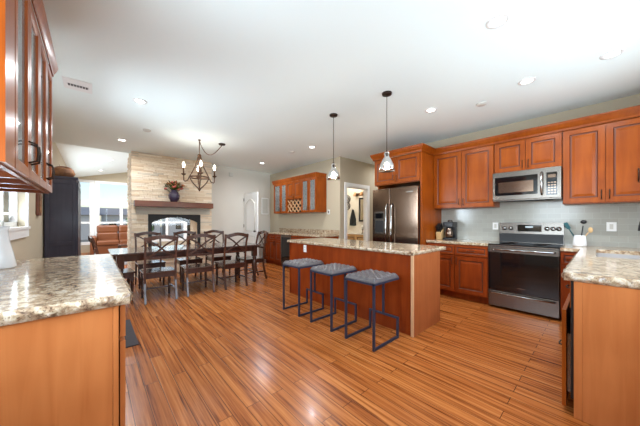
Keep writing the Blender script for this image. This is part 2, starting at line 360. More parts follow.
wallbox('wall_living_right', MB().box(XW-.1, 5.8, 0, -12.7, 5.9, 4.7).box(-8.3, 5.8, 0, XF-.1, 5.9, 4.7).box(-12.7, 5.8, 0, -8.3, 5.9, .5).box(-12.7, 5.8, 2.7, -8.3, 5.9, 4.7), 'wallg')  # opening in this unseen wall is added to admit daylight
wallbox('wall_living_return', MB().box(XF-.12, YB, 0, XF, 5.9, ZC+.1), 'wallg')
mb = MB(); mb.box(XF, 3.48, 0, XF+.015, YB-.0, .1); wallbox('baseboard_far', mb, 'white')
mb = MB(); mb.box(XW, YL, 0, -3.4, YL+.015, .1); wallbox('baseboard_left', mb, 'white')
# backsplash tiles
struct(MB().box(-2.04, YK-.012, .88, XR, YK, 1.60).build('trim_3', 'tile'), 'pale subway tile backsplash')
# ------------------------------------------------------------------ outside
tag(MB().box(-120, -80, -1.2, XW-.4, 80, -1.1).build('lawn', 'grass'), 'ground outside beyond the living room windows', 'ground')
def house(x, y, w, d, h, label):
    t = thing('house', label, 'house', (x, y, -1.1), 0)
    MB().box(-d/2, -w/2, 0, d/2, w/2, h).build('wall', 'siding', t)
    rh = h+1.1; o = .4
    MB().add([(-d/2-o, -w/2-o, h), (d/2+o, -w/2-o, h), (d/2+o, w/2+o, h), (-d/2-o, w/2+o, h), (0, -w/2-o, rh), (0, w/2+o, rh)],
             [(0,3,2,1),(0,1,4),(2,3,5),(1,2,5,4),(3,0,4,5)]).build('roof', 'roof', t)
    n = int(w//2.2)
    for i in range(n):
        yy = -w/2+(i+.5)*w/n
        for zz in ((1.0, 2.1), (3.4, 4.4)):
            if zz[1] < h: MB().box(d/2, yy-.4, zz[0], d/2+.05, yy+.4, zz[1]).build('window', 'bglass', t)
house(-46, -3.0, 5.5, 6, 3.1, 'pale house with grey roof seen through the narrow window beside the armoire')
house(-50, 4.4, 7, 6, 3.2, 'pale house with grey roof seen through the window above the sofa')
house(-50, 13.2, 8, 6, 3.3, 'pale long house with grey roof seen through the fireplace')
t = thing('tree', 'round green garden tree outside the window above the sofa', 'tree', (-28, 3.15, -1.095))
MB().tube([(0, 0, 0), (0, .05, 1.6)], [.12, .08]).build('trunk', 'mantel', t)
mb = MB(); random.seed(3)
for i in range(26): mb.blob((random.uniform(-.6, .6), random.uniform(-.7, .7), 2.1+random.uniform(-.6, .7)), .45, .45, .4, 8, 0, .2)
mb.build('foliage', 'foliage', t)
# ------------------------------------------------------------------ CABINETRY helpers.  local frame: x right, front faces -y, z up
def door_mesh(w, h, t=.02, fr=.058, glass=False):
    mb = MB()
    if glass: prof = [(0, 0), (fr-.012, 0), (fr, .008)]
    elif h < .24: prof = [(0, 0), (.028, 0), (.036, .008), (.046, .008), (.058, .002)]
    else: prof = [(0, 0), (fr, 0), (fr+.008, .009), (fr+.02, .009), (fr+.05, .001)]
    rings = []
    for ins, dep in prof: rings.append([(ins, dep, ins), (w-ins, dep, ins), (w-ins, dep, h-ins), (ins, dep, h-ins)])
    if glass: rings.append([(fr, t, fr), (w-fr, t, fr), (w-fr, t, h-fr), (fr, t, h-fr)])
    vs = [p for r in rings for p in r]; b0 = len(vs); vs += [(0, t, 0), (w, t, 0), (w, t, h), (0, t, h)]
    fs = []; mi = []
    for i in range(len(rings)-1):
        for k in range(4):
            k2 = (k+1) % 4; fs.append((i*4+k, i*4+k2, i*4+4+k2, i*4+4+k)); mi.append(1 if (i in (1, 2) and not glass) else 0)
    if not glass: fs.append(tuple((len(rings)-1)*4+k for k in range(4))); mi.append(0)
    for k in range(4):
        k2 = (k+1) % 4; fs.append((k, b0+k, b0+k2, k2)); mi.append(0)
    if glass:
        L = (len(rings)-1)*4
        for k in range(4):
            k2 = (k+1) % 4; fs.append((b0+k, L+k, L+k2, b0+k2)); mi.append(0)
    else: fs.append((b0+3, b0+2, b0+1, b0)); mi.append(0)
    o = 0; mb.v = vs; mb.f = [list(f) for f in fs]; mb.m = mi; mb.sm = [False]*len(fs)
    return mb
def pull(mb, x, z, L, vertical=True, y=-.03, r=.005):
    if vertical: pts = [(x, 0, z-L/2), (x, y, z-L/2+.012), (x, y-.004, z), (x, y, z+L/2-.012), (x, 0, z+L/2)]
    else: pts = [(x-L/2, 0, z), (x-L/2+.012, y, z), (x, y-.004, z), (x+L/2-.012, y, z), (x+L/2, 0, z)]
    return mb.tube(pts, r, 6)
def add_door(parent, x, z, w, h, mat, handle=None, name='door', glass=False, y=-.021, hz=None, rz=0):
    d = door_mesh(w, h, glass=glass).build(name, [mat, 'glaze'], parent, loc=(x, y, z), rz=rz)
    if glass: MB().box(.05, .010, .05, w-.05, .014, h-.05).build('glass_pane', 'doorglass', d)
    if handle == 'L': hx = .03
    elif handle == 'R': hx = w-.03
    else: hx = None
    if hx is not None:
        z0 = hz if hz is not None else .09
        pull(MB(), hx, z0, .11).build('handle', 'bronze', d)
    if handle == 'H': pull(MB(), w/2, h/2, .11, False).build('handle', 'bronze', d)
    return d
def carcass(parent, w, d, z0, z1, mat, toe=False, opening=None):
    mb = MB()
    if toe: mb.box(0, .06, 0, w, d, z0); 
    mb.box(0, 0, z0, w, d, z1)
    return mb.build('body', mat, parent)
def open_box(parent, w, d, z0, z1, mat, shelves=2, t=.018):
    mb = MB(); mb.box(0, 0, z0, t, d, z1); mb.box(w-t, 0, z0, w, d, z1); mb.box(t, 0, z0, w-t, d, z0+t); mb.box(t, 0, z1-t, w-t, d, z1); mb.box(t, d-t, z0+t, w-t, d, z1-t, 1)
    mb.box(t, 0, z0+t, t+.03, .02, z1-t); mb.box(w-t-.03, 0, z0+t, w-t, .02, z1-t)
    for k in range(shelves):
        z = z0+(z1-z0)*(k+1)/(shelves+1); mb.box(t, .03, z, w-t, d-t, z+.012, 1)
    return mb.build('body', [mat, 'inside'], parent)
UB, UT = 1.464, 2.43; UY = 4.61
def upper(x0, x1, z0, z1, label, y=UY, depth=None, ndoor=2, mat='cherry', handles='in', hz=None):
    t = thing('wall_cabinet', label, 'cabinet', (x0, y, z0))
    w = x1-x0; h = z1-z0; d = depth or (YK-.003-y)
    carcass(t, w, d, 0, h, mat)
    dw = (w-.01)/ndoor
    for k in range(ndoor):
        hd = ('R' if k % 2 == 0 else 'L') if ndoor > 1 else handles
        add_door(t, .005+k*dw+.003, .012, dw-.006, h-.03, mat, hd, hz=hz)
    return t
upper(-2.025, -1.102, UB, UT, 'tall two door cherry wall cabinet between refrigerator and microwave')
upper(-1.098, -.342, 1.962, UT, 'short two door cherry wall cabinet directly above the microwave')
t = upper(-.338, .412, UB, UT, 'tall two door cherry wall cabinet right of the microwave')
pull(MB(), .622, .30, .15, r=.006).build('handle', 'bronze', t, loc=(0, -.02, 0))
# fridge surround
t = thing('refrigerator_surround', 'cherry cabinet with two doors and tall side panel around the refrigerator', 'cabinet', (-3.00, 4.14, 0))
MB().box(.945, 0, 0, .973, .797, UT).build('side_panel', 'cherry', t)
MB().box(0, .12, 0, .025, .797, UT).build('side_panel', 'cherry', t)
MB().box(.0, .02, 1.93, .945, .797, UT).build('body', 'cherry', t)
add_door(t, .01, 1.95, .46, UT-1.965, 'cherry', 'R', y=-.002); add_door(t, .476, 1.95, .46, UT-1.965, 'cherry', 'L', y=-.002)
# corner upper (mostly beyond frame)
t = thing('wall_cabinet', 'cherry corner wall cabinet at the right edge with black bow pull', 'cabinet', (.416, 4.30, UB))
MB().box(0, 0, 0, XR-.42, .637, UT-UB).build('body', 'cherry', t)
# crown moulding as one profile swept along the fronts
def sweep(path, prof):   # path of (x,y) outward on the left of travel; prof (out, z)
    mb = MB(); P = [Vector((x, y)) for x, y in path]; N = len(P); vs = []
    for i in range(N):
        ds = []
        if i > 0: ds.append((P[i]-P[i-1]).normalized())
        if i < N-1: ds.append((P[i+1]-P[i]).normalized())
        ns = [Vector((d.y, -d.x)) for d in ds]
        n = ns[0] if len(ns) == 1 else (ns[0]+ns[1])/(1+ns[0].dot(ns[1]))
        for o, z in prof: vs.append((P[i].x+n.x*o, P[i].y+n.y*o, z))
    k = len(prof); fs = []
    for i in range(N-1):
        for j in range(k):
            j2 = (j+1) % k; fs.append((i*k+j, i*k+j2, (i+1)*k+j2, (i+1)*k+j))
    fs.append(tuple(range(k))); fs.append(tuple((N-1)*k+j for j in range(k))[::-1])
    return mb.add(vs, fs)
CR = [(0, UT-.005), (.008, UT-.005), (.012, UT+.02), (.028, UT+.05), (.04, UT+.08), (.046, UT+.1), (.046, UT+.11), (0, UT+.11)]
tag(sweep([(-3.005, YK-.01), (-3.005, 4.115), (-2.022, 4.115), (-2.022, UY-.02), (.42, UY-.02)], CR).build('crown_moulding', 'cherry'), 'cherry crown moulding along the tops of the kitchen wall cabinets', 'moulding')
# base cabinets
def base(x0, x1, y, d, label, layout, mat='redcherry', rz=0, top=.872, loc=None):
    t = thing('base_cabinet', label, 'cabinet', loc or (x0, y, 0), rz)
    w = x1-x0; carcass(t, w, d, .1, top, mat, True)
    for (a, b, kind, hd) in layout:
        if kind in ('both', 'drawer'): add_door(t, a*w+.004, top-.165, (b-a)*w-.008, .15, mat, 'H', 'drawer')
        if kind in ('both', 'door'):
            h = top-.165-.012-.125 if kind == 'both' else top-.14
            add_door(t, a*w+.004, .12, (b-a)*w-.008, h, mat, hd, hz=h-.08)
        if kind == '3dr':
            for q, hh in ((top-.165, .15), (top-.44, .26), (.12, .3)): add_door(t, a*w+.004, q, (b-a)*w-.008, hh, mat, 'H', 'drawer')
    return t
BY = 4.31
base(-2.02, -1.103, BY, YK-.003-BY, 'red cherry base cabinet with drawers between refrigerator and range', [(0, .5, 'both', 'R'), (.5, 1, 'both', 'L')])
base(-.335, -.17, BY, YK-.003-BY, 'narrow red cherry base cabinet right of the range', [(0, 1, 'both', 'L')])
# ------------------------------------------------------------------ granite slabs
def rough_edge(mb, a, b, nx, ny, z0, z1, seg=.02, amp=.006, out=.012):
    L = math.hypot(b[0]-a[0], b[1]-a[1]); n = max(2, int(L/seg)); lev = 5; vs = []
    for i in range(n+1):
        u = i/n
        for j in range(lev+1):
            s = j/lev; bulge = out*math.sin(PI*s)**.6*min(1, (u*L+.006)/.03, ((1-u)*L+.006)/.03) if 0 < s < 1 else 0
            fd = min(1, u*L/.03, (1-u)*L/.03); r = random.uniform(-amp, amp)*fd if 0 < s < 1 else 0
            vs.append((a[0]+(b[0]-a[0])*u+nx*(bulge+r), a[1]+(b[1]-a[1])*u+ny*(bulge+r), z0+(z1-z0)*s+(random.uniform(-.002, .002) if 0 < s < 1 else 0)))
    fs = []
    for i in range(n):
        for j in range(lev): q = i*(lev+1)+j; fs.append((q, q+lev+1, q+lev+2, q+1))
    mb.add(vs, fs, 0, True)
ZT, ZB = .914, .874
# main run, left of range
mb = MB(); mb.box(-2.02, BY-.03, ZB, -1.103, YK-.013, ZT); 
tag(mb.build('worktop', 'granite', bevel=.006), 'cream granite worktop between refrigerator and range', 'worktop')
# island
IX0, IX1, IY0, IY1 = -3.67, -1.335, 2.525, 3.38
mb = MB(); mb.box(IX0, IY0, ZB, IX1, IY1, ZT)
for a, b, nx, ny in (((IX0, IY0), (IX1, IY0), 0, -1), ((IX1, IY0), (IX1, IY1), 1, 0), ((IX1, IY1), (IX0, IY1), 0, 1), ((IX0, IY1), (IX0, IY0), -1, 0)): rough_edge(mb, a, b, nx, ny, ZB, ZT, .04, .002, .008)
t = thing('kitchen_island', 'red cherry kitchen island with cream granite top', 'island', (0, 0, 0))
mb.build('worktop', 'granite', t)
MB().box(-3.60, 2.555, .1, IX1-.02, 3.15, ZB).box(-3.60, 2.555, 0, IX1-.02, 3.09, .1).build('body', 'redcherry', t)
MB().box(IX1-.02, 2.56, 0, IX1-.004, 3.21, ZB).build('end_panel', 'lit_cherry', t)  # lighter wood here paints in the light falling on this side
MB().box(IX1-.03, 2.533, 0, IX1-.002, 2.558, ZB).build('corner_trim', 'inside', t, bevel=.003)
MB().box(-3.62, 2.54, 0, -3.60, 3.17, ZB).build('end_panel', 'redcherry', t)
mb = MB(); mb.box(-3.24, 2.549, .74, -3.17, 2.555, .855); ou = mb.build('electrical_outlet', 'white', t, bevel=.002)
MB().box(-3.22, 2.547, .765, -3.19, 2.549, .79).box(-3.22, 2.547, .805, -3.19, 2.549, .83).build('socket', 'artbeige', ou)
for k in range(4): add_door(t, -2.02-k*.55, .12, .53, .73, 'redcherry', None, y=3.171, rz=PI)
# sink run along the right wall (front faces -x)
PX, PY0 = -.16, 2.26
sx0, sx1, sy0, sy1 = -.035, .40, 3.46, 4.36
mb = MB()
mb.box(PX, PY0, ZB, XR-.003, sy0, ZT); mb.box(PX, sy1, ZB, XR-.003, YK-.013, ZT); mb.box(PX, sy0, ZB, sx0, sy1, ZT); mb.box(sx1, sy0, ZB, XR-.003, sy1, ZT)
mb.box(-.335, BY-.03, ZB, PX, YK-.013, ZT);
rough_edge(mb, (PX, PY0), (XR-.003, PY0), 0, -1, ZB-.012, ZT, .014, .009, .014); rough_edge(mb, (PX, PY0), (PX, 4.28), -1, 0, ZB-.012, ZT, .016, .008, .012)
mb.box(PX, PY0, ZB-.012, XR-.003, PY0+.02, ZB); mb.box(PX, PY0, ZB-.012, PX+.02, 4.28, ZB)
tag(mb.build('worktop', 'granite'), 'cream granite worktop around the sink at the right', 'worktop')
t = thing('sink', 'undermount stainless steel sink in the right worktop', 'sink', ((sx0+sx1)/2, (sy0+sy1)/2, .70))
a, b = (sx1-sx0)/2+.004, (sy1-sy0)/2+.004; q = .012; zt = ZB-.001-.70
mb = MB(); mb.box(-a, -b, 0, a, b, .01); mb.box(-a, -b, .01, -a+q, b, zt); mb.box(a-q, -b, .01, a, b, zt); mb.box(-a+q, -b, .01, a-q, -b+q, zt); mb.box(-a+q, b-q, .01, a-q, b, zt)
mb.build('basin', 'sinksteel', t); MB().lathe([(0, .011), (.035, .011), (.04, .014)], n=16).build('drain', 'chrome', t)
t = thing('faucet', 'black gooseneck faucet behind the sink at the right edge', 'faucet', (.50, 4.0, ZT+.001))
pts = [(0, 0, .004)]+[(-.12+.12*math.cos(a_), 0, .28+.12*math.sin(a_)) for a_ in [PI*k/10 for k in range(11)]]+[(-.245, 0, .23)]
MB().tube(pts, .013, 10).lathe([(.028, 0), (.028, .02), (.016, .03)], n=14).build('spout', 'black', t)
MB().tube([(0, .02, .05), (0, .08, .09)], .008).build('lever', 'black', t)
# sink run cabinets
t = thing('base_cabinet', 'honey veneer base cabinet run with large end panel at the right edge', 'cabinet', (PX+.03, PY0+.02, 0))
Lr = BY-PY0-.02
mb = MB(); mb.box(.02, 0, .1, XR-PX-.04, 1.14, .86); mb.box(.02, 1.14, .1, XR-PX-.04, 2.03, .69); mb.box(.08, .02, 0, XR-PX-.04, 2.03, .1); mb.build('body', 'redcherry', t)
MB().box(.055, -.02, 0.0, XR-PX-.04, -.001, .86).build('end_panel', 'honey', t)
MB().box(.015, -.02, 0.0, .055, -.0, .86).build('stile', 'honey', t, bevel=.003)
MB().box(.0, .62, .1, .02, 2.03, .86).build('face_frame', 'redcherry', t)
for k in range(3):
    d = add_door(t, -.001, .12, .44, .73, 'redcherry', 'L', y=.63+.455*(k+1), rz=-PI/2, hz=.64)
MB().box(.0, .01, .1, .02, .60, .86).build('dark_recess', 'dark', t)
add_door(t, -.005, .68, .57, .17, 'cherry', 'H', 'drawer', y=.59, rz=-PI/2)
d = add_door(t, -.042, .03, .57, .63, 'cherry', 'H', 'pull_out_front', y=.59, rz=-PI/2)
MB().box(-.018, .05, .12, .0, .55, .5).build('waste_bin_side', 'steel', t)
# ------------------------------------------------------------------ left run near the camera
LX1, LX0, LY1 = -1.443, -3.31, .125
mb = MB(); mb.box(LX0, YL+.003, ZB, LX1, LY1, ZT)
rough_edge(mb, (LX1, LY1), (LX1, YL+.003), 1, 0, ZB-.01, ZT, .014, .009, .013); rough_edge(mb, (LX0, LY1), (LX1, LY1), 0, 1, ZB-.01, ZT, .016, .008, .012)
rough_edge(mb, (LX0, YL+.003), (LX0, LY1), -1, 0, ZB, ZT, .03, .003, .008)
mb.box(LX1-.02, YL+.003, ZB-.01, LX1, LY1, ZB); mb.box(LX0, LY1-.02, ZB-.01, LX1, LY1, ZB)
tag(mb.build('worktop', 'granite'), 'cream granite worktop with rough edge at the lower left', 'worktop')
t = thing('base_cabinet', 'honey veneer base cabinet under the lower left worktop', 'cabinet', (LX1-.028, .085, 0))
mb = MB(); mb.box(-.002, -.68, .1, -(LX1-LX0)+.06, 0, .863); mb.box(-.01, -.68, 0, -(LX1-LX0)+.06, -.07, .1); mb.build('body', 'cherry', t)
MB().box(0, -.68, .0, .016, -.021, .863).build('end_panel', 'honey', t)
MB().box(0, -.02, .0, .019, 0, .863).build('stile', 'honey', t, bevel=.003)
for k in range(4):
    add_door(t, -.004-k*.447, .12, .44, .57, 'honey', None if k == 0 else ('L' if k % 2 == 0 else 'R'), y=.026, rz=PI, hz=.5)
    add_door(t, -.004-k*.447, .71, .44, .145, 'honey', None if k == 0 else 'H', 'drawer', y=.026, rz=PI)
# left uppers with glass doors
t = thing('wall_cabinet', 'glass fronted cherry wall cabinet at the upper left edge', 'cabinet', (-1.52, -.27, UB), PI)
w = 1.475; d = .325
mb = MB(); h = UT-UB; q = .018
mb.box(0, 0, 0, q, d, h); mb.box(w-q, 0, 0, w, d, h); mb.box(q, 0, .03, w-q, d, .048); mb.box(q, 0, h-q, w-q, d, h); mb.box(q, d-q, .048, w-q, d, h-q, 1)
mb.box(q, 0, 0, w-q, .02, .03); mb.box(q, d-.02, 0, w-q, d, .03)
for x in (.15, .485, .81, 1.135): mb.box(x, 0, 0, x+.03, d-.02, h-q)
for z in (.34, .64): mb.box(q, .03, z, w-q, d-q, z+.008, 1)
mb.build('body', ['cherry', 'inside'], t)
MB().box(.0, -.02, .005, .155, 0, h-.01).build('filler_stile', 'cherry', t)
for k in range(4): add_door(t, .163+k*.327, .005, .321, h-.02, 'cherry', 'RLRL'[k], glass=True, hz=.13)
CRL = [(o*.65, UT+(z-UT)*.8) for o, z in CR]
tag(sweep([(-1.51, YL+.01), (-1.51, -.248), (-3.0, -.248), (-3.0, YL+.01)], CRL).build('crown_moulding', 'cherry'), 'cherry crown moulding on the glass fronted cabinet at upper left', 'moulding')
# ------------------------------------------------------------------ bar
FB = 3.82
base(-6.76, -5.84, FB, YB-.003-FB, 'red cherry bar cabinet left of the wine cooler', [(0, .33, 'both', 'R'), (.33, .67, 'both', 'R'), (.67, 1, 'both', 'L')])
base(-5.35, -4.22, FB, YB-.003-FB, 'red cherry bar cabinet right of the wine cooler', [(0, .45, 'both', 'R'), (.45, 1, 'both', 'L')])
t = thing('wine_cooler', 'black glass fronted wine cooler under the bar worktop', 'wine cooler', (-5.835, FB, 0))
MB().box(0, 0, .05, .48, .55, .868).build('body', 'black', t)
mb = MB(); mb.box(0, -.02, .1, .04, 0, .86); mb.box(.44, -.02, .1, .48, 0, .86); mb.box(.04, -.02, .1, .44, 0, .15); mb.box(.04, -.02, .81, .44, 0, .86); d = mb.build('door', 'steel', t)
MB().box(.04, -.012, .15, .44, -.006, .81).build('glass', 'bglass', d)
MB().box(.05, -.025, .03, .43, .0, .09).build('vent_grille', 'steel', t)
mb = MB(); mb.box(-6.80, FB-.03, ZB, -4.2, YB-.003, ZT)
mb.box(-6.80, YB-.022, ZT, -4.2, YB-.003, 1.02)
tag(mb.build('worktop', 'granite', bevel=.005), 'cream granite worktop on the bar cabinets with low backsplash', 'worktop')
t = thing('wall_cabinet', 'cherry bar wall cabinet with glass doors and wine lattice', 'cabinet', (-6.60, 4.07, UB))
w = 1.95; d = YB-.003-4.07; h = 2.33-UB; q = .018
mb = MB(); mb.box(0, 0, 0, q, d, h); mb.box(w-q, 0, 0, w, d, h); mb.box(q, 0, 0, w-q, d, q); mb.box(q, 0, h-q, w-q, d, h); mb.box(q, d-q, q, w-q, d, h-q, 1)
xs = (.0, .37, .68, 1.35, 1.65, 1.95)
for x in xs[1:-1]: mb.box(x-.012, 0, q, x+.012, d-q, h-q)
for z in (.3, .6): mb.box(q, .03, z, .668, d-q, z+.01, 1); mb.box(1.36, .03, z, w-q, d-q, z+.01, 1)
mb.box(.69, .0, .36, 1.34, d-q, .38)
mb.build('body', ['cherry', 'inside'], t)
for x0, x1, hd in ((0, .37, 'R'), (.37, .68, 'L'), (1.35, 1.65, 'R'), (1.65, 1.95, 'L')): add_door(t, x0+.004, .005, x1-x0-.008, h-.01, 'cherry', hd, glass=True)
for x0, hd in ((.685, 'R'), (1.018, 'L')): add_door(t, x0, .385, .33, h-.39, 'cherry', hd, hz=.07)
mb = MB()
for k in range(-2, 5):
    x = .69+k*.16
    for s in (1, -1):
        a = Vector((x, .01, .02)) if s == 1 else Vector((x+.34, .01, .02)); b = a+Vector((.34*s, 0, .34))
        # clip to opening
        pa, pb = a.copy(), b.copy()
        lo, hi = .69, 1.34
        def clip(p, qv):
            dx = qv.x-p.x
            if p.x < lo: p = p+(qv-p)*((lo-p.x)/dx)
            if p.x > hi: p = p+(qv-p)*((hi-p.x)/dx)
            return p
        if max(a.x, b.x) < lo+.02 or min(a.x, b.x) > hi-.02: continue
        pa = clip(a, b); pb = clip(b, a); mb.bar(pa, pb, .25, .014, up=(0, 1, 0)) if False else mb.bar(pa+Vector((0, .01 if s == 1 else .011, 0)), pb+Vector((0, .01 if s == 1 else .011, 0)), .016, .03, up=(0, 1, 0))
mb.build('wine_lattice', 'inside', t)
MB().box(.69, .22, .02, 1.34, .23, .36).build('lattice_back', 'dark', t)
CB = [(o, z-UT+2.33) for o, z in CR]
CB = [(o*.6, z) for o, z in CB]
tag(sweep([(-6.63, YB-.01), (-6.63, 4.048), (-4.665, 4.048), (-4.665, YB-.01)], CB).build('crown_moulding', 'cherry'), 'cherry crown moulding on top of the bar wall cabinet', 'moulding')
def wineglass():
    return MB().lathe([(.03, 0), (.03, .003), (.004, .006), (.004, .07), (.02, .085), (.034, .11), (.036, .14), (.028, .17)], n=10)
g0 = None
for x in (-6.5, -6.4, -6.14, -6.04, -5.17, -5.07, -4.87, -4.78):
    for z in (.611, .311):
        if g0 is None:
            g0 = wineglass().build('wine_glass', 'crystal_blue', loc=(x, 4.25, UB+z)); tag(g0, 'clear wine glass inside the bar wall cabinet', 'wine glass', 'wine glasses in the bar wall cabinet')
        else: dup(g0, (x, 4.25, UB+z))
# ------------------------------------------------------------------ appliances
def text(body, size, parent, loc, mat, rot=(PI/2, 0, 0), ext=.0005, name='lettering'):
    c = bpy.data.curves.new(name, 'FONT'); c.body = body; c.size = size; c.align_x = 'CENTER'; c.align_y = 'CENTER'; c.extrude = ext
    c.materials.append(M[mat]); o = bpy.data.objects.new(name, c); COL.objects.link(o); me = bpy.data.meshes.new_from_object(o); bpy.data.objects.remove(o)
    if not me.materials: me.materials.append(M[mat])
    o = bpy.data.objects.new(name, me); COL.objects.link(o); o.parent = parent; o.location = loc; o.rotation_euler = rot
    return o
# refrigerator
t = thing('refrigerator', 'dark stainless side by side refrigerator with ice dispenser', 'refrigerator', (-2.985, 4.06, 0))
MB().box(0, .07, .03, .925, .86, 1.84).build('body', 'dark', t, bevel=.004)
d1 = MB().box(0, 0, .06, .385, .065, 1.85).build('door', 'dsteel', t, bevel=.012)
d2 = MB().box(.391, 0, .06, .925, .065, 1.85).build('door', 'dsteel', t, bevel=.012)
for d, x in ((d1, .335), (d2, .445)):
    MB().tube([(x, 0, .62), (x, -.05, .68), (x, -.062, 1.1), (x, -.05, 1.5), (x, 0, 1.56)], .014, 10).build('handle', 'chrome', d)
MB().box(.05, -.004, 1.0, .27, .0, 1.42).build('dispenser', 'steel', d1)
MB().box(.07, -.005, 1.03, .25, -.004, 1.25).build('dispenser_recess', 'black', d1)
MB().box(.07, -.006, 1.29, .25, -.004, 1.39).build('display', 'bglass', d1)
MB().box(.72, -.002, 1.74, .84, 0, 1.765).build('badge', 'steel', d2)
MB().box(.02, .03, .0, .905, .06, .055).build('kick_grille', 'black', t)
# range
RX = -1.096
t = thing('range', 'freestanding stainless range with black glass oven door', 'range', (RX, 4.29, 0))
MB().box(0, .03, .03, .754, .64, .90).build('body', 'black', t)
MB().box(0, .0, .90, .754, .60, .916).build('cooktop', 'bglass', t, bevel=.003)
MB().box(0, -.006, .885, .754, .03, .90).build('front_trim', 'steel', t)
mb = MB(); mb.box(.0, -.01, .26, .754, .03, .88); d = mb.build('oven_door', 'steel', t, bevel=.004)
MB().box(.006, -.013, .265, .748, -.01, .80).build('window', 'bglass', d)
MB().box(.0, -.015, .805, .754, -.01, .88).build('top_band', 'steel', d)
MB().tube([(.04, -.012, .845), (.05, -.06, .845), (.704, -.06, .845), (.714, -.012, .845)], .012, 10).build('handle', 'chrome', d)
MB().box(.335, -.0145, .322, .42, -.013, .334).build('badge', 'steel', d)
d = MB().box(0, -.01, .035, .754, .03, .25).build('drawer', 'steel', t, bevel=.004)
MB().tube([(.04, -.012, .225), (.05, -.045, .225), (.704, -.045, .225), (.714, -.012, .225)], .010, 10).build('handle', 'chrome', d)
bg = MB().add([(0, .575, .916), (.754, .575, .916), (.754, .60, 1.22), (0, .60, 1.22), (0, .64, .9), (.754, .64, .9), (.754, .64, 1.22), (0, .64, 1.22)], [(0,1,2,3),(5,4,7,6),(4,0,3,7),(1,5,6,2),(3,2,6,7),(4,5,1,0)]).build('backguard', 'steel', t)
MB().box(.005, .565, .92, .749, .58, 1.05).build('vent_band', 'black', bg)
MB().box(.235, .583, 1.085, .515, .592, 1.185).build('display', 'bglass', bg)
MB().box(.33, .578, 1.14, .42, .584, 1.165).build('clock_digits', 'crystal_blue', bg)
for x in (.07, .15, .575, .64, .70):
    k_ = MB(); k_.lathe([(.03, 0), (.03, .006), (.024, .008), (.022, .03), (.0, .031)], n=16); kn = k_.build('knob', 'chrome', bg, loc=(x, .589, 1.13)); kn.rotation_euler = (PI/2, 0, 0)
for x, y, r in ((.2, .17, .1), (.55, .17, .08), (.2, .43, .075), (.55, .43, .1)): MB().lathe([(r-.003, 0), (r-.003, .0006), (r, .0006), (r, 0)], (x, y, .916), 28).build('burner_ring', 'dsteel', t)
# microwave
t = thing('microwave', 'stainless over the range microwave under the short cabinet', 'microwave', (RX, 4.50, 1.54))
MB().box(0, .03, 0, .752, YK-.005-4.5, .418).build('body', 'steel', t)
d = MB().box(0, 0, .012, .752, .03, .418).build('front', 'steel', t, bevel=.004)
MB().box(.03, -.004, .075, .52, 0, .345).build('door_glass', 'bglass', d)
MB().box(.075, -.006, .115, .475, -.004, .27).build('window', 'dsteel', d)
MB().box(.61, -.004, .05, .715, 0, .35).build('control_panel', 'bglass', d)
mb = MB()
for i in range(3):
    for j in range(5): mb.box(.625+i*.03, -.0055, .07+j*.034, .645+i*.03, -.004, .085+j*.034)
mb.build('key_pad', 'dsteel', d)
MB().box(.625, -.0055, .28, .70, -.004, .32).build('display', 'dsteel', d)
MB().tube([(.565, 0, .06), (.565, -.05, .09), (.565, -.058, .21), (.565, -.05, .33), (.565, 0, .36)], .013, 10).build('handle', 'chrome', d)
MB().box(.1, .03, -.006, .65, .3, -.0).build('vent_filter', 'dark', t)
# ------------------------------------------------------------------ things on worktops
t = thing('coffee_maker', 'black drip coffee maker with glass carafe on worktop', 'coffee maker', (-1.80, 4.74, ZT+.001))
MB().box(-.085, -.11, 0, .085, .1, .03).box(-.08, .03, .03, .08, .1, .24).box(-.085, -.1, .22, .085, .1, .31).build('housing', 'black', t, bevel=.008)
MB().lathe([(.05, .032), (.062, .05), (.065, .12), (.05, .17), (.045, .19), (.047, .2)], (0, -.045, 0), 16).build('carafe', 'dsteel', t)
MB().tube([(.05, -.07, .18), (.1, -.09, .17), (.1, -.09, .09), (.06, -.07, .07)], .007).build('carafe_handle', 'black', t)
MB().lathe([(.03, .311), (.045, .32), (.03, .345), (.0, .35)], n=14).build('lid', 'steel', t)
t = thing('knife_block', 'pale wooden knife block with black handled knives', 'knife block', (-1.955, 4.72, ZT+.001))
MB().add([(-.045, -.08, 0), (.045, -.08, 0), (.045, .07, 0), (-.045, .07, 0), (-.045, -.1, .12), (.045, -.1, .12), (.045, .03, .2), (-.045, .03, .2)], [(0,3,2,1),(4,5,6,7),(0,1,5,4),(1,2,6,5),(2,3,7,6),(3,0,4,7)]).build('block', 'lightwood', t, bevel=.004)
for i in range(3):
    for j in range(3):
        p = Vector((-.028+i*.028, -.075+j*.04, .135+j*.025)); MB().bar(p, p+Vector((0, -.05, .1)), .016, .024).build('knife_handle', 'black', t, bevel=.004)
t = thing('utensil_crock', 'white ceramic crock standing on the worktop right of the range', 'crock', (-.185, 4.72, ZT+.001))
MB().lathe([(.062, 0), (.068, .012), (.067, .05), (.054, .14), (.049, .14), (.058, .06), (.052, .014), (0, .014)], n=24).build('crock_body', 'ceramic', t)
def utensil(name, label, loc, lean, mats, kind):
    o = thing(name, label, 'utensil', loc); top = Vector(lean)
    MB().tube([(0, 0, 0), top*.72], .006, 8).build('handle', mats[0], o)
    mb = MB(); c = top*.86; dirv = top.normalized()
    if kind == 'spoon': mb.blob(c, .022, .010, .036, 12)
    elif kind == 'spatula': mb.bar(top*.72, top*1.0, .04, .006, up=(0, 1, .2))
    else: mb.blob(c, .03, .024, .026, 12)
    mb.build('head', mats[1], o)
    return o
zc = ZT+.016
utensil('spatula', 'teal spatula leaning left in the white crock', (-.19, 4.715, zc), (-.13, .0, .29), ('teal', 'teal'), 'spatula')
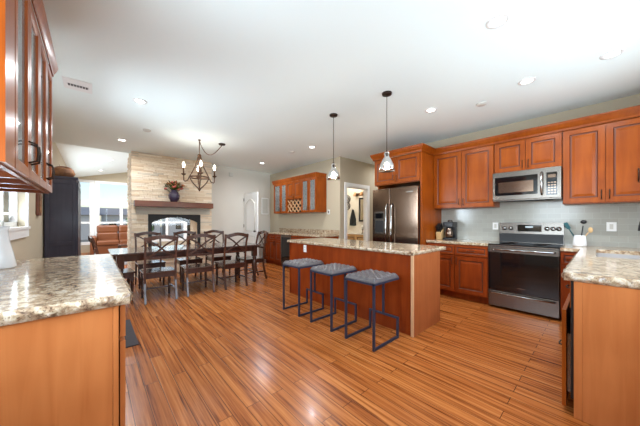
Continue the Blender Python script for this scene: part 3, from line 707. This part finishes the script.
utensil('cooking_spoon', 'black cooking spoon leaning far left in the white crock', (-.17, 4.74, zc), (-.17, .0, .30), ('black', 'black'), 'spoon')
utensil('ladle', 'black ladle standing upright right in the white crock', (-.18, 4.71, zc), (.035, .02, .35), ('black', 'black'), 'ladle')
utensil('wooden_spoon', 'pale wooden spoon leaning right in the white crock', (-.2, 4.72, zc), (.13, .0, .23), ('lightwood', 'lightwood'), 'spoon')
def outlet(label, loc, rz=0, name='electrical_outlet', w=.115, dark=False):
    t = thing(name, label, 'outlet' if name != 'light_switch' else 'switch', loc, rz)
    MB().box(-w/2, -.006, -.058, w/2, 0, .058).build('cover_plate', 'white', t, bevel=.002)
    n = 2 if w > .09 else 1
    for k in range(n):
        cx = (-.025+k*.05) if n == 2 else 0; MB().box(cx-.016, -.009, -.033, cx+.016, -.006, .033).build('socket', 'dark' if dark else 'artbeige', t)
    return t
outlet('white switch plate on tile above the right worktop', (.09, YK-.012, 1.17), w=.085)
outlet('white single outlet plate on tile just left of the range', (-1.16, YK-.012, 1.16), w=.08)
outlet('small plate with dark insert on wall right of the bar cabinet', (-4.57, YB, 1.47), dark=True, w=.08, name='light_switch')
# left counter vase
tag(MB().lathe([(.085, 0), (.09, .01), (.075, .1), (.055, .2), (.05, .26), (.06, .29), (.05, .285), (.04, .2), (0, .2)], n=28).build('vase', 'ceramic', loc=(-2.80, -.498, ZT+.001)), 'white ceramic vase on the lower left worktop below the window', 'vase')
# wall plaque
t = thing('wall_plaque', 'narrow brown wooden plaque on left wall beside the armoire', 'plaque', (-5.4, YL, 1.48))
MB().box(-.14, 0, -.16, .14, .03, .18).build('board', 'mantel', t, bevel=.01); MB().box(-.10, .03, -.12, .10, .036, .14).build('carving', 'wicker', t, bevel=.003)
# ------------------------------------------------------------------ stools
def stool():
    t = thing('bar_stool', '', 'stool', (0, 0, 0), 0, 'bar stools at the island')
    a, b = .178, .21; s = .022
    for x in (-a, a): MB().box(x-s/2, -b-s/2, 0, x+s/2, -b+s/2, .64).build('leg', 'stoolmetal', t, bevel=.002)
    for x in (-a, a): MB().box(x-s/2, -b+s/2, 0.001, x+s/2, b+s/2, s).build('floor_rail', 'stoolmetal', t, bevel=.002)
    for x in (-a, a): MB().box(x-s/2, b-s/2, s, x+s/2, b+s/2, .2).build('short_upright', 'stoolmetal', t, bevel=.002)
    MB().box(-a-s/2, b-s/2, .2, a+s/2, b+s/2, .2+s).build('foot_rest', 'stoolmetal', t, bevel=.002)
    MB().box(-s/2, b-s/2, .2+s, s/2, b+s/2, .64).build('leg', 'stoolmetal', t, bevel=.002)
    mb = MB(); mb.box(-a-s/2, -b-s/2, .622, a+s/2, -b+s/2, .642); mb.box(-a-s/2, b-s/2, .622, a+s/2, b+s/2, .642); mb.box(-a-s/2, -b, .622, -a+s/2, b, .642); mb.box(a-s/2, -b, .622, a+s/2, b, .642)
    mb.build('seat_frame', 'stoolmetal', t)
    # quilted seat
    N = 44; A, B = .188, .215; vs = []; fs = []
    for i in range(N+1):
        for j in range(N+1):
            u = i/N*2-1; v = j/N*2-1
            e = min(1, (1-max(abs(u), abs(v)))*6); e = math.sqrt(max(0, 1-(1-e)**2))
            qx, qy = (u*A+v*B)/.075, (u*A-v*B)/.075
            qd = min(abs(qx-round(qx)), abs(qy-round(qy)))
            z = .648+.030*e+(.012*min(1, qd*3.2) if e > .8 else 0)
            vs.append((u*A, v*B, z))
    for i in range(N):
        for j in range(N): q = i*(N+1)+j; fs.append((q, q+N+1, q+N+2, q+1))
    mb = MB().add(vs, fs, 0, True).box(-A, -B, .642, A, B, .649); mb.build('seat', 'stoolseat', t)
    return t
S0 = stool(); S0.location = (-1.625, 2.2, 0); S0['label'] = 'grey quilted bar stool nearest the front corner of the island'
dup(S0, (-2.2, 2.2, 0), label='grey quilted bar stool in the middle of the three at the island')
dup(S0, (-2.8, 2.2, 0), label='grey quilted bar stool nearest the dining table')
# ------------------------------------------------------------------ dining set
def chair():
    t = thing('dining_chair', '', 'chair', (0, 0, 0), 0, 'x back dining chairs around the table')
    # local: sits facing +y, back at -y ; origin floor centre of seat
    w = .205
    MB().box(-.225, -.2, .43, .225, .22, .455).build('seat', 'brownwood', t, bevel=.01)
    mb = MB(); mb.box(-.2, .17, .36, .2, .19, .43); mb.box(-.2, -.19, .36, .2, -.17, .43); mb.box(-.2, -.17, .36, -.18, .17, .43); mb.box(.18, -.17, .36, .2, .17, .43); mb.build('apron', 'espresso', t)
    for s in (-1, 1):
        MB().lathe([(.012, 0), (.018, .02), (.014, .04), (.02, .07), (.016, .1), (.022, .2), (.024, .26), (.018, .28), (.025, .3), (.02, .32)], n=10).box(-.024, -.024, .32, .024, .024, .43).build('front_leg', 'espresso', t, loc=(s*.19, .18, 0))
        pts = [(s*w, -.265, 0), (s*w, -.225, .15), (s*w, -.195, .3), (s*w, -.19, .45), (s*w, -.205, .65), (s*w, -.24, .85), (s*(w+.008), -.285, 1.0)]
        mb = MB()
        for a, b in zip(pts[:-1], pts[1:]): mb.bar(a, b, .03, .036, up=(0, 1, 0))
        mb.build('back_post', 'brownwood', t, bevel=.003)
    # top rail curved
    mb = MB(); n = 10
    for k in range(n):
        u0, u1 = -1+2*k/n, -1+2*(k+1)/n
        f = lambda u: (u*.222, -.283-.025*(1-u*u), .985+.018*(math.cos(u*PI)))
        mb.bar(f(u0), f(u1), .022, .06)
    mb.build('top_rail', 'brownwood', t)
    MB().bar((-w, -.212, .67), (w, -.212, .67), .02, .035).build('lower_rail', 'brownwood', t)
    for s in (1, -1):
        mb = MB(); m_ = 6
        for k in range(m_):
            u0, u1 = k/m_, (k+1)/m_
            g = lambda u: (s*(-w+2*w*u), -.214-.06*u-.01, .685+.27*u+.018*math.sin(2*PI*u)*-1)
            mb.bar(g(u0), g(u1), .012, .026)
        mb.build('cross_slat', 'brownwood', t)
    mb = MB(); mb.bar((-.19, .18, .17), (-w, -.2, .17), .018, .022); mb.bar((.19, .18, .17), (w, -.2, .17), .018, .022); mb.bar((-.19, 0, .17), (.19, 0, .17), .018, .022); mb.build('stretcher', 'espresso', t)
    return t
C0 = chair()
front = [(.78, 'x back dining chair on the near side of table, nearest the camera'), (1.37, 'x back dining chair in the middle of the near side of table'), (1.97, 'x back dining chair on the near side of table, closest to the bar')]
xf = -4.78
for k, (y, lb) in enumerate(front):
    if k == 0: C0.location = (xf, y, 0); C0.rotation_euler[2] = PI/2; C0['label'] = lb
    else: dup(C0, (xf, y, 0), PI/2+(-.04, .03)[k-1], lb)
for y, lb in ((.82, 'x back dining chair on the fireplace side, nearest the sofa'), (1.50, 'x back dining chair in the middle of the fireplace side of table'), (2.12, 'x back dining chair on the fireplace side, nearest the white door')):
    dup(C0, (-5.83, y, 0), -PI/2, lb)
dup(C0, (-5.05, 2.53, 0), PI-.05, 'x back dining chair at the far head of the table by the bar')
dup(C0, (-5.06, .26, 0), .04, 'x back dining chair at the near head of table behind the granite counter')
t = thing('dining_table', 'long dark wooden dining table with turned legs', 'table', (-5.15, 1.375, 0))
hx, hy = .49, 1.19
MB().box(-hx, -hy, .735, hx, hy, .765).build('tabletop', 'tabletop', t, bevel=.008)
mb = MB(); mb.box(-hx+.08, -hy+.1, .635, -hx+.1, hy-.1, .735); mb.box(hx-.1, -hy+.1, .635, hx-.08, hy-.1, .735); mb.box(-hx+.1, -hy+.1, .635, hx-.1, -hy+.12, .735); mb.box(-hx+.1, hy-.12, .635, hx-.1, hy-.1, .735); mb.build('apron', 'espresso', t)
for sx in (-1, 1):
    for sy in (-1, 1):
        MB().lathe([(.025, 0), (.04, .03), (.03, .06), (.045, .1), (.03, .14), (.038, .2), (.05, .36), (.045, .44), (.03, .48), (.045, .5), (.03, .53)], n=16).box(-.045, -.045, .53, .045, .045, .735).build('leg', 'espresso', t, loc=(sx*(hx-.09), sy*(hy-.11), 0))
# ------------------------------------------------------------------ fireplace
fx0, fx1, fy0, fy1 = -7.86, -6.9, .62, 2.34
t = thing('fireplace', 'stacked stone two sided fireplace with wooden mantel beyond the dining table', 'fireplace', (0, 0, 0))
oy0, oy1, oz0, oz1 = .93, 2.05, .42, 1.40
mb = MB(); mb.box(fx0+.03, fy0+.03, 0, fx1-.03, oy0, 3.35); mb.box(fx0+.03, oy1, 0, fx1-.03, fy1-.03, 3.35); mb.box(fx0+.03, oy0, oz1, fx1-.03, oy1, 3.35); mb.box(fx0+.03, oy0, 0, fx1-.03, oy1, oz0)
mb.build('core', STONES[2], t)
random.seed(11); mb = MB(); z = 0.0
while z < 2.785:
    h = min(random.choice((.022, .028, .034, .042)), 2.788-z)
    def course(a, b, place):
        p = a
        while p < b-.001:
            L = min(random.uniform(.1, .42), b-p)
            if b-p-L < .06: L = b-p
            pr = random.uniform(.0, .022); place(p, p+L, pr, random.choice((0, 0, 0, 1, 1, 2, 3, 3, 4))); p += L
    g = .002
    def pf(a, b, pr, mi): mb.box(fx1-.035, a+g, z+g, fx1-.02+pr, b-g, z+h-g, mi)
    lint = (1.40 <= z < 1.55)
    if z+h <= oz0 or z >= oz1: course(fy0, fy1, pf)
    else: course(fy0, oy0, pf); course(oy1, fy1, pf)
    def ps(a, b, pr, mi): mb.box(a+g, fy0+.035, z+g, b-g, fy0+.02-pr, z+h-g, mi)
    course(fx0, fx1-.02, ps)
    def pr_(a, b, pr, mi): mb.box(a+g, fy1-.035, z+g, b-g, fy1-.02+pr, z+h-g, mi)
    course(fx0, fx1-.02, pr_)
    z += h
mb.build('stone_cladding', STONES, t)
MB().box(fx1-.02, fy0+.08, 1.41, fx1+.012, fy1-.06, 1.55).build('lintel_stone', 'greystone', t)
MB().box(fx1+.0, .66, 1.565, fx1+.2, 2.31, 1.695).build('mantel', 'mantel', t, bevel=.006)
# black arched frame
def arch(x, y0, y1, z0, z1, zt, n=16):
    mb = MB(); zs = []
    for k in range(n+1):
        u = k/n; y = y0+.07+(y1-y0-.14)*u; zs.append((y, z1+(zt-z1)*math.sin(PI*u)**.8))
    top = 1.40
    for (ya, za_), (yb, zb_) in zip(zs[:-1], zs[1:]):
        mb.add([(x, ya, za_), (x, yb, zb_), (x, yb, top), (x, ya, top), (x-.03, ya, za_), (x-.03, yb, zb_), (x-.03, yb, top), (x-.03, ya, top)], [(0,1,2,3),(5,4,7,6),(4,5,1,0)])
    mb.box(x-.03, y0, z0, x, y0+.07, top); mb.box(x-.03, y1-.07, z0, x, y1, top); mb.box(x-.03, y0+.07, z0, x, y1-.07, z0+.06)
    return mb
arch(fx1+.008, oy0, oy1, oz0, 1.20, 1.335).build('front_frame', 'dark', t)
arch(fx0+.03, oy0, oy1, oz0, 1.20, 1.335).build('rear_frame', 'dark', t)
MB().box(fx1-.012, oy0+.06, oz0+.05, fx1-.008, oy1-.06, 1.36).build('glass_door', 'glass', t)
# mantel vase with flowers
t = thing('flower_vase', 'round dark glazed vase holding pink flowers on the mantel', 'vase', (-6.785, 1.43, 1.697))
MB().lathe([(.06, 0), (.075, .01), (.115, .08), (.125, .15), (.1, .22), (.065, .25), (.075, .28), (.06, .275), (.05, .24), (0, .24)], n=24).build('vase_body', 'vase', t)
random.seed(5); mb = MB(); heads = []
for k in range(22):
    a = random.uniform(0, 2*PI); r = random.uniform(.03, .21); h = random.uniform(.36, .52)-r*.35; p = (min(r*math.cos(a)*.6, .15), r*math.sin(a), h+.0)
    heads.append(p); mb.tube([(0, 0, .24), (p[0]*.4, p[1]*.4, h*.72), p], .004, 5)
mb.build('stems', 'leaf', t)
mb = MB()
for k in range(150):
    a = random.uniform(0, 2*PI); r = random.uniform(.02, .17); z = random.uniform(.27, .44); c = Vector((r*math.cos(a)*.6, r*math.sin(a), z)); d = Vector((math.cos(a)*.5, math.sin(a), random.uniform(.2, 1.2))).normalized()*.08; s = d.cross(Vector((0, 0, 1))).normalized()*.022
    mb.add([c, c+d*.5+s, c+d, c+d*.5-s], [(0, 1, 2, 3)])
mb.build('leaves', 'leaf', t)
for k, p in enumerate(heads): MB().blob(p, .032, .032, .025, 8, 0, .15).build('flower', 'petal' if k % 3 else 'petal2', t)
# ------------------------------------------------------------------ chandelier
cx, cy = -5.1, 1.50
t = thing('chandelier', 'iron chandelier with lit candle bulbs over the dining table', 'chandelier', (cx, cy, 0))
MB().tube([(0, 0, 2.50), (0, 0, 2.785)], .008, 6).lathe([(.03, 2.778), (.02, 2.788)], n=12).build('chain', 'iron', t)
cxn, cyn = -5.08-cx, 1.92-cy
MB().lathe([(.0, 2.758), (.05, 2.762), (.065, 2.776), (.065, 2.789)], (cxn, cyn, 0), 20).build('canopy', 'bronze', t)
pts = []
for k in range(17):
    u = k/16; pts.append((cxn*u, cyn*u, 2.76-.30*(1-(2*u-1)**2)*(.75+.5*(.5-u))))
MB().tube(pts, .007, 6).build('swag_cord', 'iron', t)
mb = MB(); ANG = [-.2+PI/2*k for k in range(4)]
mb.lathe([(.0, 1.80), (.02, 1.83), (.03, 1.85), (.012, 1.87)], n=12); mb.lathe([(.012, 2.44), (.03, 2.46), (.035, 2.49), (.012, 2.52)], n=12)
mb.tube([(.17*math.cos(a), .17*math.sin(a), 2.07) for a in [2*PI*k/24 for k in range(25)]], .010, 6, flat=1.6)
mb.build('hub_ring', 'iron', t)
for a in ANG:
    ca, sa = math.cos(a), math.sin(a)
    prof = [(.02, 2.47), (.035, 2.40), (.07, 2.28), (.125, 2.16), (.17, 2.07), (.12, 1.97), (.06, 1.90), (.01, 1.85)]
    ab = MB().tube([(r*ca, r*sa, z) for r, z in prof], .011, 6).build('strap', 'iron', t)
    prof = [(.17, 2.07), (.20, 2.00), (.245, 1.98), (.262, 2.0), (.265, 2.06), (.265, 2.10)]
    ar = MB().tube([(r*ca, r*sa, z) for r, z in prof], .010, 6); ar.lathe([(.012, 2.09), (.04, 2.11), (.042, 2.12), (.014, 2.12)], (.265*ca, .265*sa, 0), 14); ar = ar.build('arm', 'iron', t)
    MB().lathe([(.014, 2.12), (.014, 2.23)], (.265*ca, .265*sa, 0), 12).build('candle_sleeve', 'iron', ar)
    MB().lathe([(.008, 2.23), (.018, 2.25), (.022, 2.275), (.014, 2.31), (.0, 2.345)], (.265*ca, .265*sa, 0), 12).build('bulb', 'candle_bulb', ar)
    l = bpy.data.lights.new('chandelier_light', 'POINT'); l.energy = 1.2; l.color = (1, .93, .84); l.shadow_soft_size = .03
    lo = bpy.data.objects.new('chandelier_light', l); COL.objects.link(lo); lo.parent = t; lo.location = (.265*ca, .265*sa, 2.40)
# ------------------------------------------------------------------ pendants
def pendant(x, y, label):
    t = thing('pendant_light', label, 'pendant light', (x, y, 0), 0, 'glass pendants over the island')
    MB().lathe([(.0, 2.765), (.055, 2.768), (.06, 2.789)], n=20).build('canopy', 'bronze', t)
    MB().tube([(0, 0, 2.10), (0, 0, 2.767)], .004, 6).build('cord', 'bronze', t)
    MB().lathe([(.024, 2.01), (.024, 2.06), (.01, 2.09), (.005, 2.10)], n=12).build('socket', 'bronze', t)
    MB().lathe([(.026, 2.075), (.034, 2.055), (.026, 2.03), (.034, 2.01), (.05, 1.985), (.078, 1.93), (.092, 1.88), (.095, 1.845)], n=28).build('glass_shade', 'pendglass', t)
    me = MB().lathe([(.012, 2.01), (.014, 1.99), (.03, 1.95), (.032, 1.925), (.02, 1.90), (0, 1.893)], n=16).build('bulb', 'bulb', t)
    l = bpy.data.lights.new('pendant_glow', 'POINT'); l.energy = 4; l.color = (1, .93, .84); l.shadow_soft_size = .04
    lo = bpy.data.objects.new('pendant_glow', l); COL.objects.link(lo); lo.parent = t; lo.location = (0, 0, 1.86)
    return t
pendant(-1.73, 2.64, 'clear glass bell pendant hanging in front of the refrigerator cabinet')
pendant(-2.60, 2.60, 'clear glass bell pendant hanging left, in front of the hall wall corner')
# ------------------------------------------------------------------ recessed downlights
def downlight(x, y, label, e=8, z=ZC):
    t = thing('downlight', label, 'downlight', (x, y, z), 0, 'recessed ceiling downlights')
    MB().lathe([(.05, -.001), (.052, -.006), (.078, -.005), (.08, 0)], n=28).build('trim_ring', 'white', t)
    MB().lathe([(0, -.0035), (.051, -.0035)], n=24).build('lens', 'lens', t)
    l = bpy.data.lights.new('downlight_lamp', 'AREA'); l.shape = 'DISK'; l.size = .09; l.energy = e; l.color = (.92, .96, 1); l.spread = math.radians(170)
    lo = bpy.data.objects.new('downlight_lamp', l); COL.objects.link(lo); lo.parent = t; lo.location = (0, 0, -.012)
    return t
downlight(-.532, 2.328, 'lit downlight at top of picture, above and left of the right one')
downlight(.069, 3.574, 'lit downlight nearest the right edge of the ceiling')
downlight(-.546, 3.565, 'lit downlight above the microwave')
downlight(-1.582, 3.501, 'lit downlight above the tall cabinet left of the microwave')
downlight(-3.97, .447, 'lit downlight between the vent and the chandelier', 11)
downlight(-6.04, 3.346, 'lit downlight near the white door and bar', 13)
downlight(-4.036, 3.40, 'lit downlight above the right end of the bar', 13)
downlight(-6.11, .406, 'lit downlight above the left corner of the fireplace', 15)
def lc(y): return 2.86+.26*(y+.75)*6.5/6.65
for x, y, lb in ((-10.2, .4, 'lit downlight in the living room ceiling, nearer the fireplace'), (-12.2, .2, 'lit downlight in the living room ceiling, nearer the window wall'), (-10.5, 3.5, 'lit downlight in living room ceiling behind the fireplace')):
    o = downlight(x, y, lb, 40, lc(y)-.01); o.rotation_euler[0] = .255
# ceiling vent, detectors
t = thing('ceiling_vent', 'white ceiling air vent with dark slots at upper left', 'vent', (-3.98, -.13, ZC), .0)
MB().box(-.15, -.12, -.008, .15, .12, 0).build('frame', 'white', t, bevel=.003)
MB().box(-.045, -.09, -.0095, .015, .09, -.008).build('duct_opening', 'dark', t)
mb = MB()
for k in range(8): mb.box(-.045, -.09+k*.0245, -.013, .015, -.083+k*.0245, -.0095)
mb.build('slats', 'white', t)
def disc(x, y, name, label, cat, r=.06): return tag(MB().lathe([(0, -.025), (r*.8, -.022), (r, -.008), (r, 0)], n=24).build(name, 'artbeige', loc=(x, y, ZC)), label, cat)
disc(-5.156, .678, 'smoke_detector', 'small round white detector on the ceiling left of the chandelier', 'detector')
disc(-1.05, 3.8, 'ceiling_speaker', 'small flat white disc on ceiling above the tall cabinet', 'detector')
disc(-4.6, 3.3, 'smoke_detector', 'small round white detector on the ceiling above the bar', 'detector', .05)
tag(MB().box(0, -.06, -.06, .04, .06, .06).build('alarm_sensor', 'artbeige', loc=(XF, 3.06, 2.63), bevel=.01), 'small alarm sensor high on the wall right of the fireplace', 'sensor')
# ------------------------------------------------------------------ open white door and print
t = struct(bpy.data.objects.new('door_1', None), 'white arched panel door standing open near the bar'); COL.objects.link(t); t.location = (XF+.02, 3.47, 0)
lf = MB().box(0, 0, .01, .84, .04, 2.08).build('leaf', 'white', t, bevel=.003)
mb = MB()
def rod(pts): mb.tube(pts, .014, 6)
arc = [(.14+.56*k/10, -.004, 1.75+.13*math.sin(PI*k/10)) for k in range(11)]
rod([(.14, -.004, .95)]+arc+[(.70, -.004, .95), (.14, -.004, .95)]); rod([(.14, -.004, .2), (.70, -.004, .2), (.70, -.004, .8), (.14, -.004, .8), (.14, -.004, .2)])
mb.build('panel_moulding', 'artbeige', lf)
MB().tube([(.78, 0, .95), (.78, -.05, .95)], .012).blob((.78, -.06, .95), .028, .022, .028).build('door_knob', 'bronze', lf)
mb = MB()
for z in (.25, 1.05, 1.85): mb.box(-.01, -.012, z, .012, .0, z+.09)
mb.build('hinge', 'bronze', lf)
t = thing('framed_print', 'white framed print on the wall between white door and bar', 'picture', (XF, 4.2, 1.73))
MB().box(0, -.13, -.27, .02, .13, .27).build('frame', 'white', t, bevel=.003); MB().box(.02, -.1, -.24, .022, .1, .24).build('print', 'artbeige', t)
# ------------------------------------------------------------------ armoire & basket
t = thing('armoire', 'tall charcoal wooden armoire against the left wall', 'armoire', (-5.96, YL+.017, 0))
MB().box(-1.15, 0, .05, 0, .37, 1.94).build('body', 'armoire', t)
mb = MB(); mb.box(-1.17, -.0, 1.94, .02, .39, 1.985); mb.box(-1.16, 0, 0, .012, .385, .08); mb.build('cornice', 'armoire', t, bevel=.006)
mb = MB()
for a, b, c, d in ((0, 0, .08, 1.94),): pass
mb.box(0, 0, .08, .014, .05, 1.94); mb.box(0, .32, .08, .014, .37, 1.94)
for z0, z1 in ((.08, .16), (.84, .90), (1.86, 1.94)): mb.box(0, .05, z0, .014, .32, z1)
mb.build('side_frame', 'armoire', t, bevel=.003)
for k in range(2): door_mesh(.56, 1.8).build('door', ['armoire', 'dark'], t, loc=(-.005-k*.575, .391, .1), rz=PI)
t = thing('basket', 'woven brown basket lying on top of the armoire', 'basket', (-6.22, YL+.21, 1.986))
MB().lathe([(.08, 0), (.13, .035), (.155, .08), (.135, .14), (.11, .165), (.09, .165), (.115, .13), (.12, .07), (.07, .02), (0, .02)], n=20).build('bowl', 'wicker', t)
MB().tube([(0, .10*math.cos(a), .155+.04*math.sin(a)) for a in [PI*k/12 for k in range(13)]], .012, 8).build('handle', 'mantel', t)
tag(MB().box(-3.95, .16, 0.001, -3.1, .34, .012).build('floor_mat', 'rug_dark'), 'dark grey floor mat beside the lower left cabinet', 'mat')
# ------------------------------------------------------------------ living room
t = thing('sofa', 'tan leather reclining sofa in front of the living room window', 'sofa', (-12.55, .74, 0))
t.scale = (1, 1, 1.08)
MB().box(-.45, -.72, .0, .42, .72, .32).build('base', 'leather', t, bevel=.03)
for s in (-1, 1): MB().box(-.45, s*.74-.09, .0, .45, s*.74+.09, .64).build('arm', 'leather', t, bevel=.05)
for k in range(2):
    y = -.65+k*.65
    MB().box(-.2, y, .32, .47, y+.64, .48).build('seat_cushion', 'leather', t, bevel=.04)
    MB().box(-.45, y, .32, -.16, y+.64, .74).build('back_cushion', 'leather', t, bevel=.05)
    MB().box(-.47, y, .72, -.2, y+.64, 1.0).build('head_cushion', 'leather', t, bevel=.06)
t = thing('coffee_table', 'low dark coffee table in front of the tan sofa', 'table', (-10.6, 1.15, .013))
MB().box(-.35, -.55, .42, .35, .55, .46).build('tabletop', 'tabletop', t, bevel=.006)
for sx in (-1, 1):
    for sy in (-1, 1): MB().box(sx*.31-.025, sy*.51-.025, 0, sx*.31+.025, sy*.51+.025, .42).build('leg', 'espresso', t)
MB().box(-.32, -.52, .12, .32, .52, .14).build('shelf', 'espresso', t)
tag(MB().box(-11.9, -.3, 0.001, -9.0, 3.4, .012).build('rug', 'rug'), 'grey rug under the coffee table in the living room', 'rug')
# ------------------------------------------------------------------ bathroom seen through the doorway
t = thing('vanity', 'light wooden bathroom vanity with pale top seen through doorway', 'vanity', (-5.95, 5.86, 0))
MB().box(0, 0, .08, 1.55, .48, .84).build('body', 'lightwood', t); MB().box(-.01, -.02, .84, 1.56, .485, .87).build('vanity_top', 'ceramic', t, bevel=.004)
for k in range(3): add_door(t, .01+k*.515, .1, .505, .72, 'lightwood', None)
t = thing('mirror', 'black framed mirror above the bathroom vanity', 'mirror', (-4.82, 6.348, 1.6))
MB().box(-.30, -.03, -.33, .30, -.015, .33).build('glass', 'mirror', t)
MB().box(-.35, -.04, -.38, -.30, 0, .38).box(.30, -.04, -.38, .35, 0, .38).box(-.30, -.04, .33, .30, 0, .38).box(-.30, -.04, -.38, .30, 0, -.33).build('frame', 'black', t)
t = thing('wall_sconce', 'brass wall sconce with pale shades above the bathroom mirror', 'light', (-5.15, 6.348, 2.1))
MB().box(-.2, -.03, -.04, .2, 0, .04).build('back_plate', 'iron', t)
for s in (-.13, .13): MB().lathe([(.03, 0), (.06, -.12), (.055, -.12), (.025, 0)], (s, -.1, .06), 16).build('shade', 'inside', t)
t = thing('wall_art', 'black scroll metal wall ornament inside the bathroom', 'wall art', (-5.67, 6.33, 1.86))
mb = MB()
for z in (-.12, .12): mb.tube([(.11*math.cos(a), 0, z+.11*math.sin(a)) for a in [2*PI*k/16 for k in range(17)]], .016, 6); mb.tube([(.05*math.cos(a), 0, z+.05*math.sin(a)) for a in [2*PI*k/12 for k in range(13)]], .012, 6)
mb.build('scroll', 'black', t)
t = thing('towel', 'black towel hanging from a hook on the bathroom wall', 'towel', (-5.42, 6.33, 1.33))
mb = MB(); vs = []; fs = []
for i in range(13):
    for j in range(9):
        u = i/12; v = j/8; w_ = .03+.09*min(1, v*1.6); vs.append(((u-.5)*2*w_, -.02-.025*math.cos(u*PI*5)*(v*.8+.2), .28-.52*v))
for i in range(12):
    for j in range(8): q = i*9+j; fs.append((q, q+1, q+10, q+9))
mb.add(vs, fs, 0, True); o = mb.build('cloth', 'towel', t); so = o.modifiers.new('solid', 'SOLIDIFY'); so.thickness = .012
MB().tube([(0, .015, .28), (0, -.03, .28), (0, -.04, .31)], .008).build('hook', 'bronze', t)
t = thing('candle', 'white candle on stand on the bathroom vanity', 'candle', (-4.82, 6.06, .871))
MB().lathe([(.05, 0), (.05, .01), (.012, .02), (.012, .1), (.04, .12)], n=14).build('stand', 'iron', t); MB().lathe([(.035, .12), (.035, .24)], n=14).build('wax', 'ceramic', t)
bl = bpy.data.lights.new('vanity_light', 'POINT'); bl.energy = 30; bl.color = (1, .9, .75); bl.shadow_soft_size = .08
blo = bpy.data.objects.new('vanity_light', bl); COL.objects.link(blo); blo.location = (-5.3, 5.5, 2.5)
dl = downlight(-3.65, 6.0, 'lit downlight out of view in the hall left of the refrigerator')
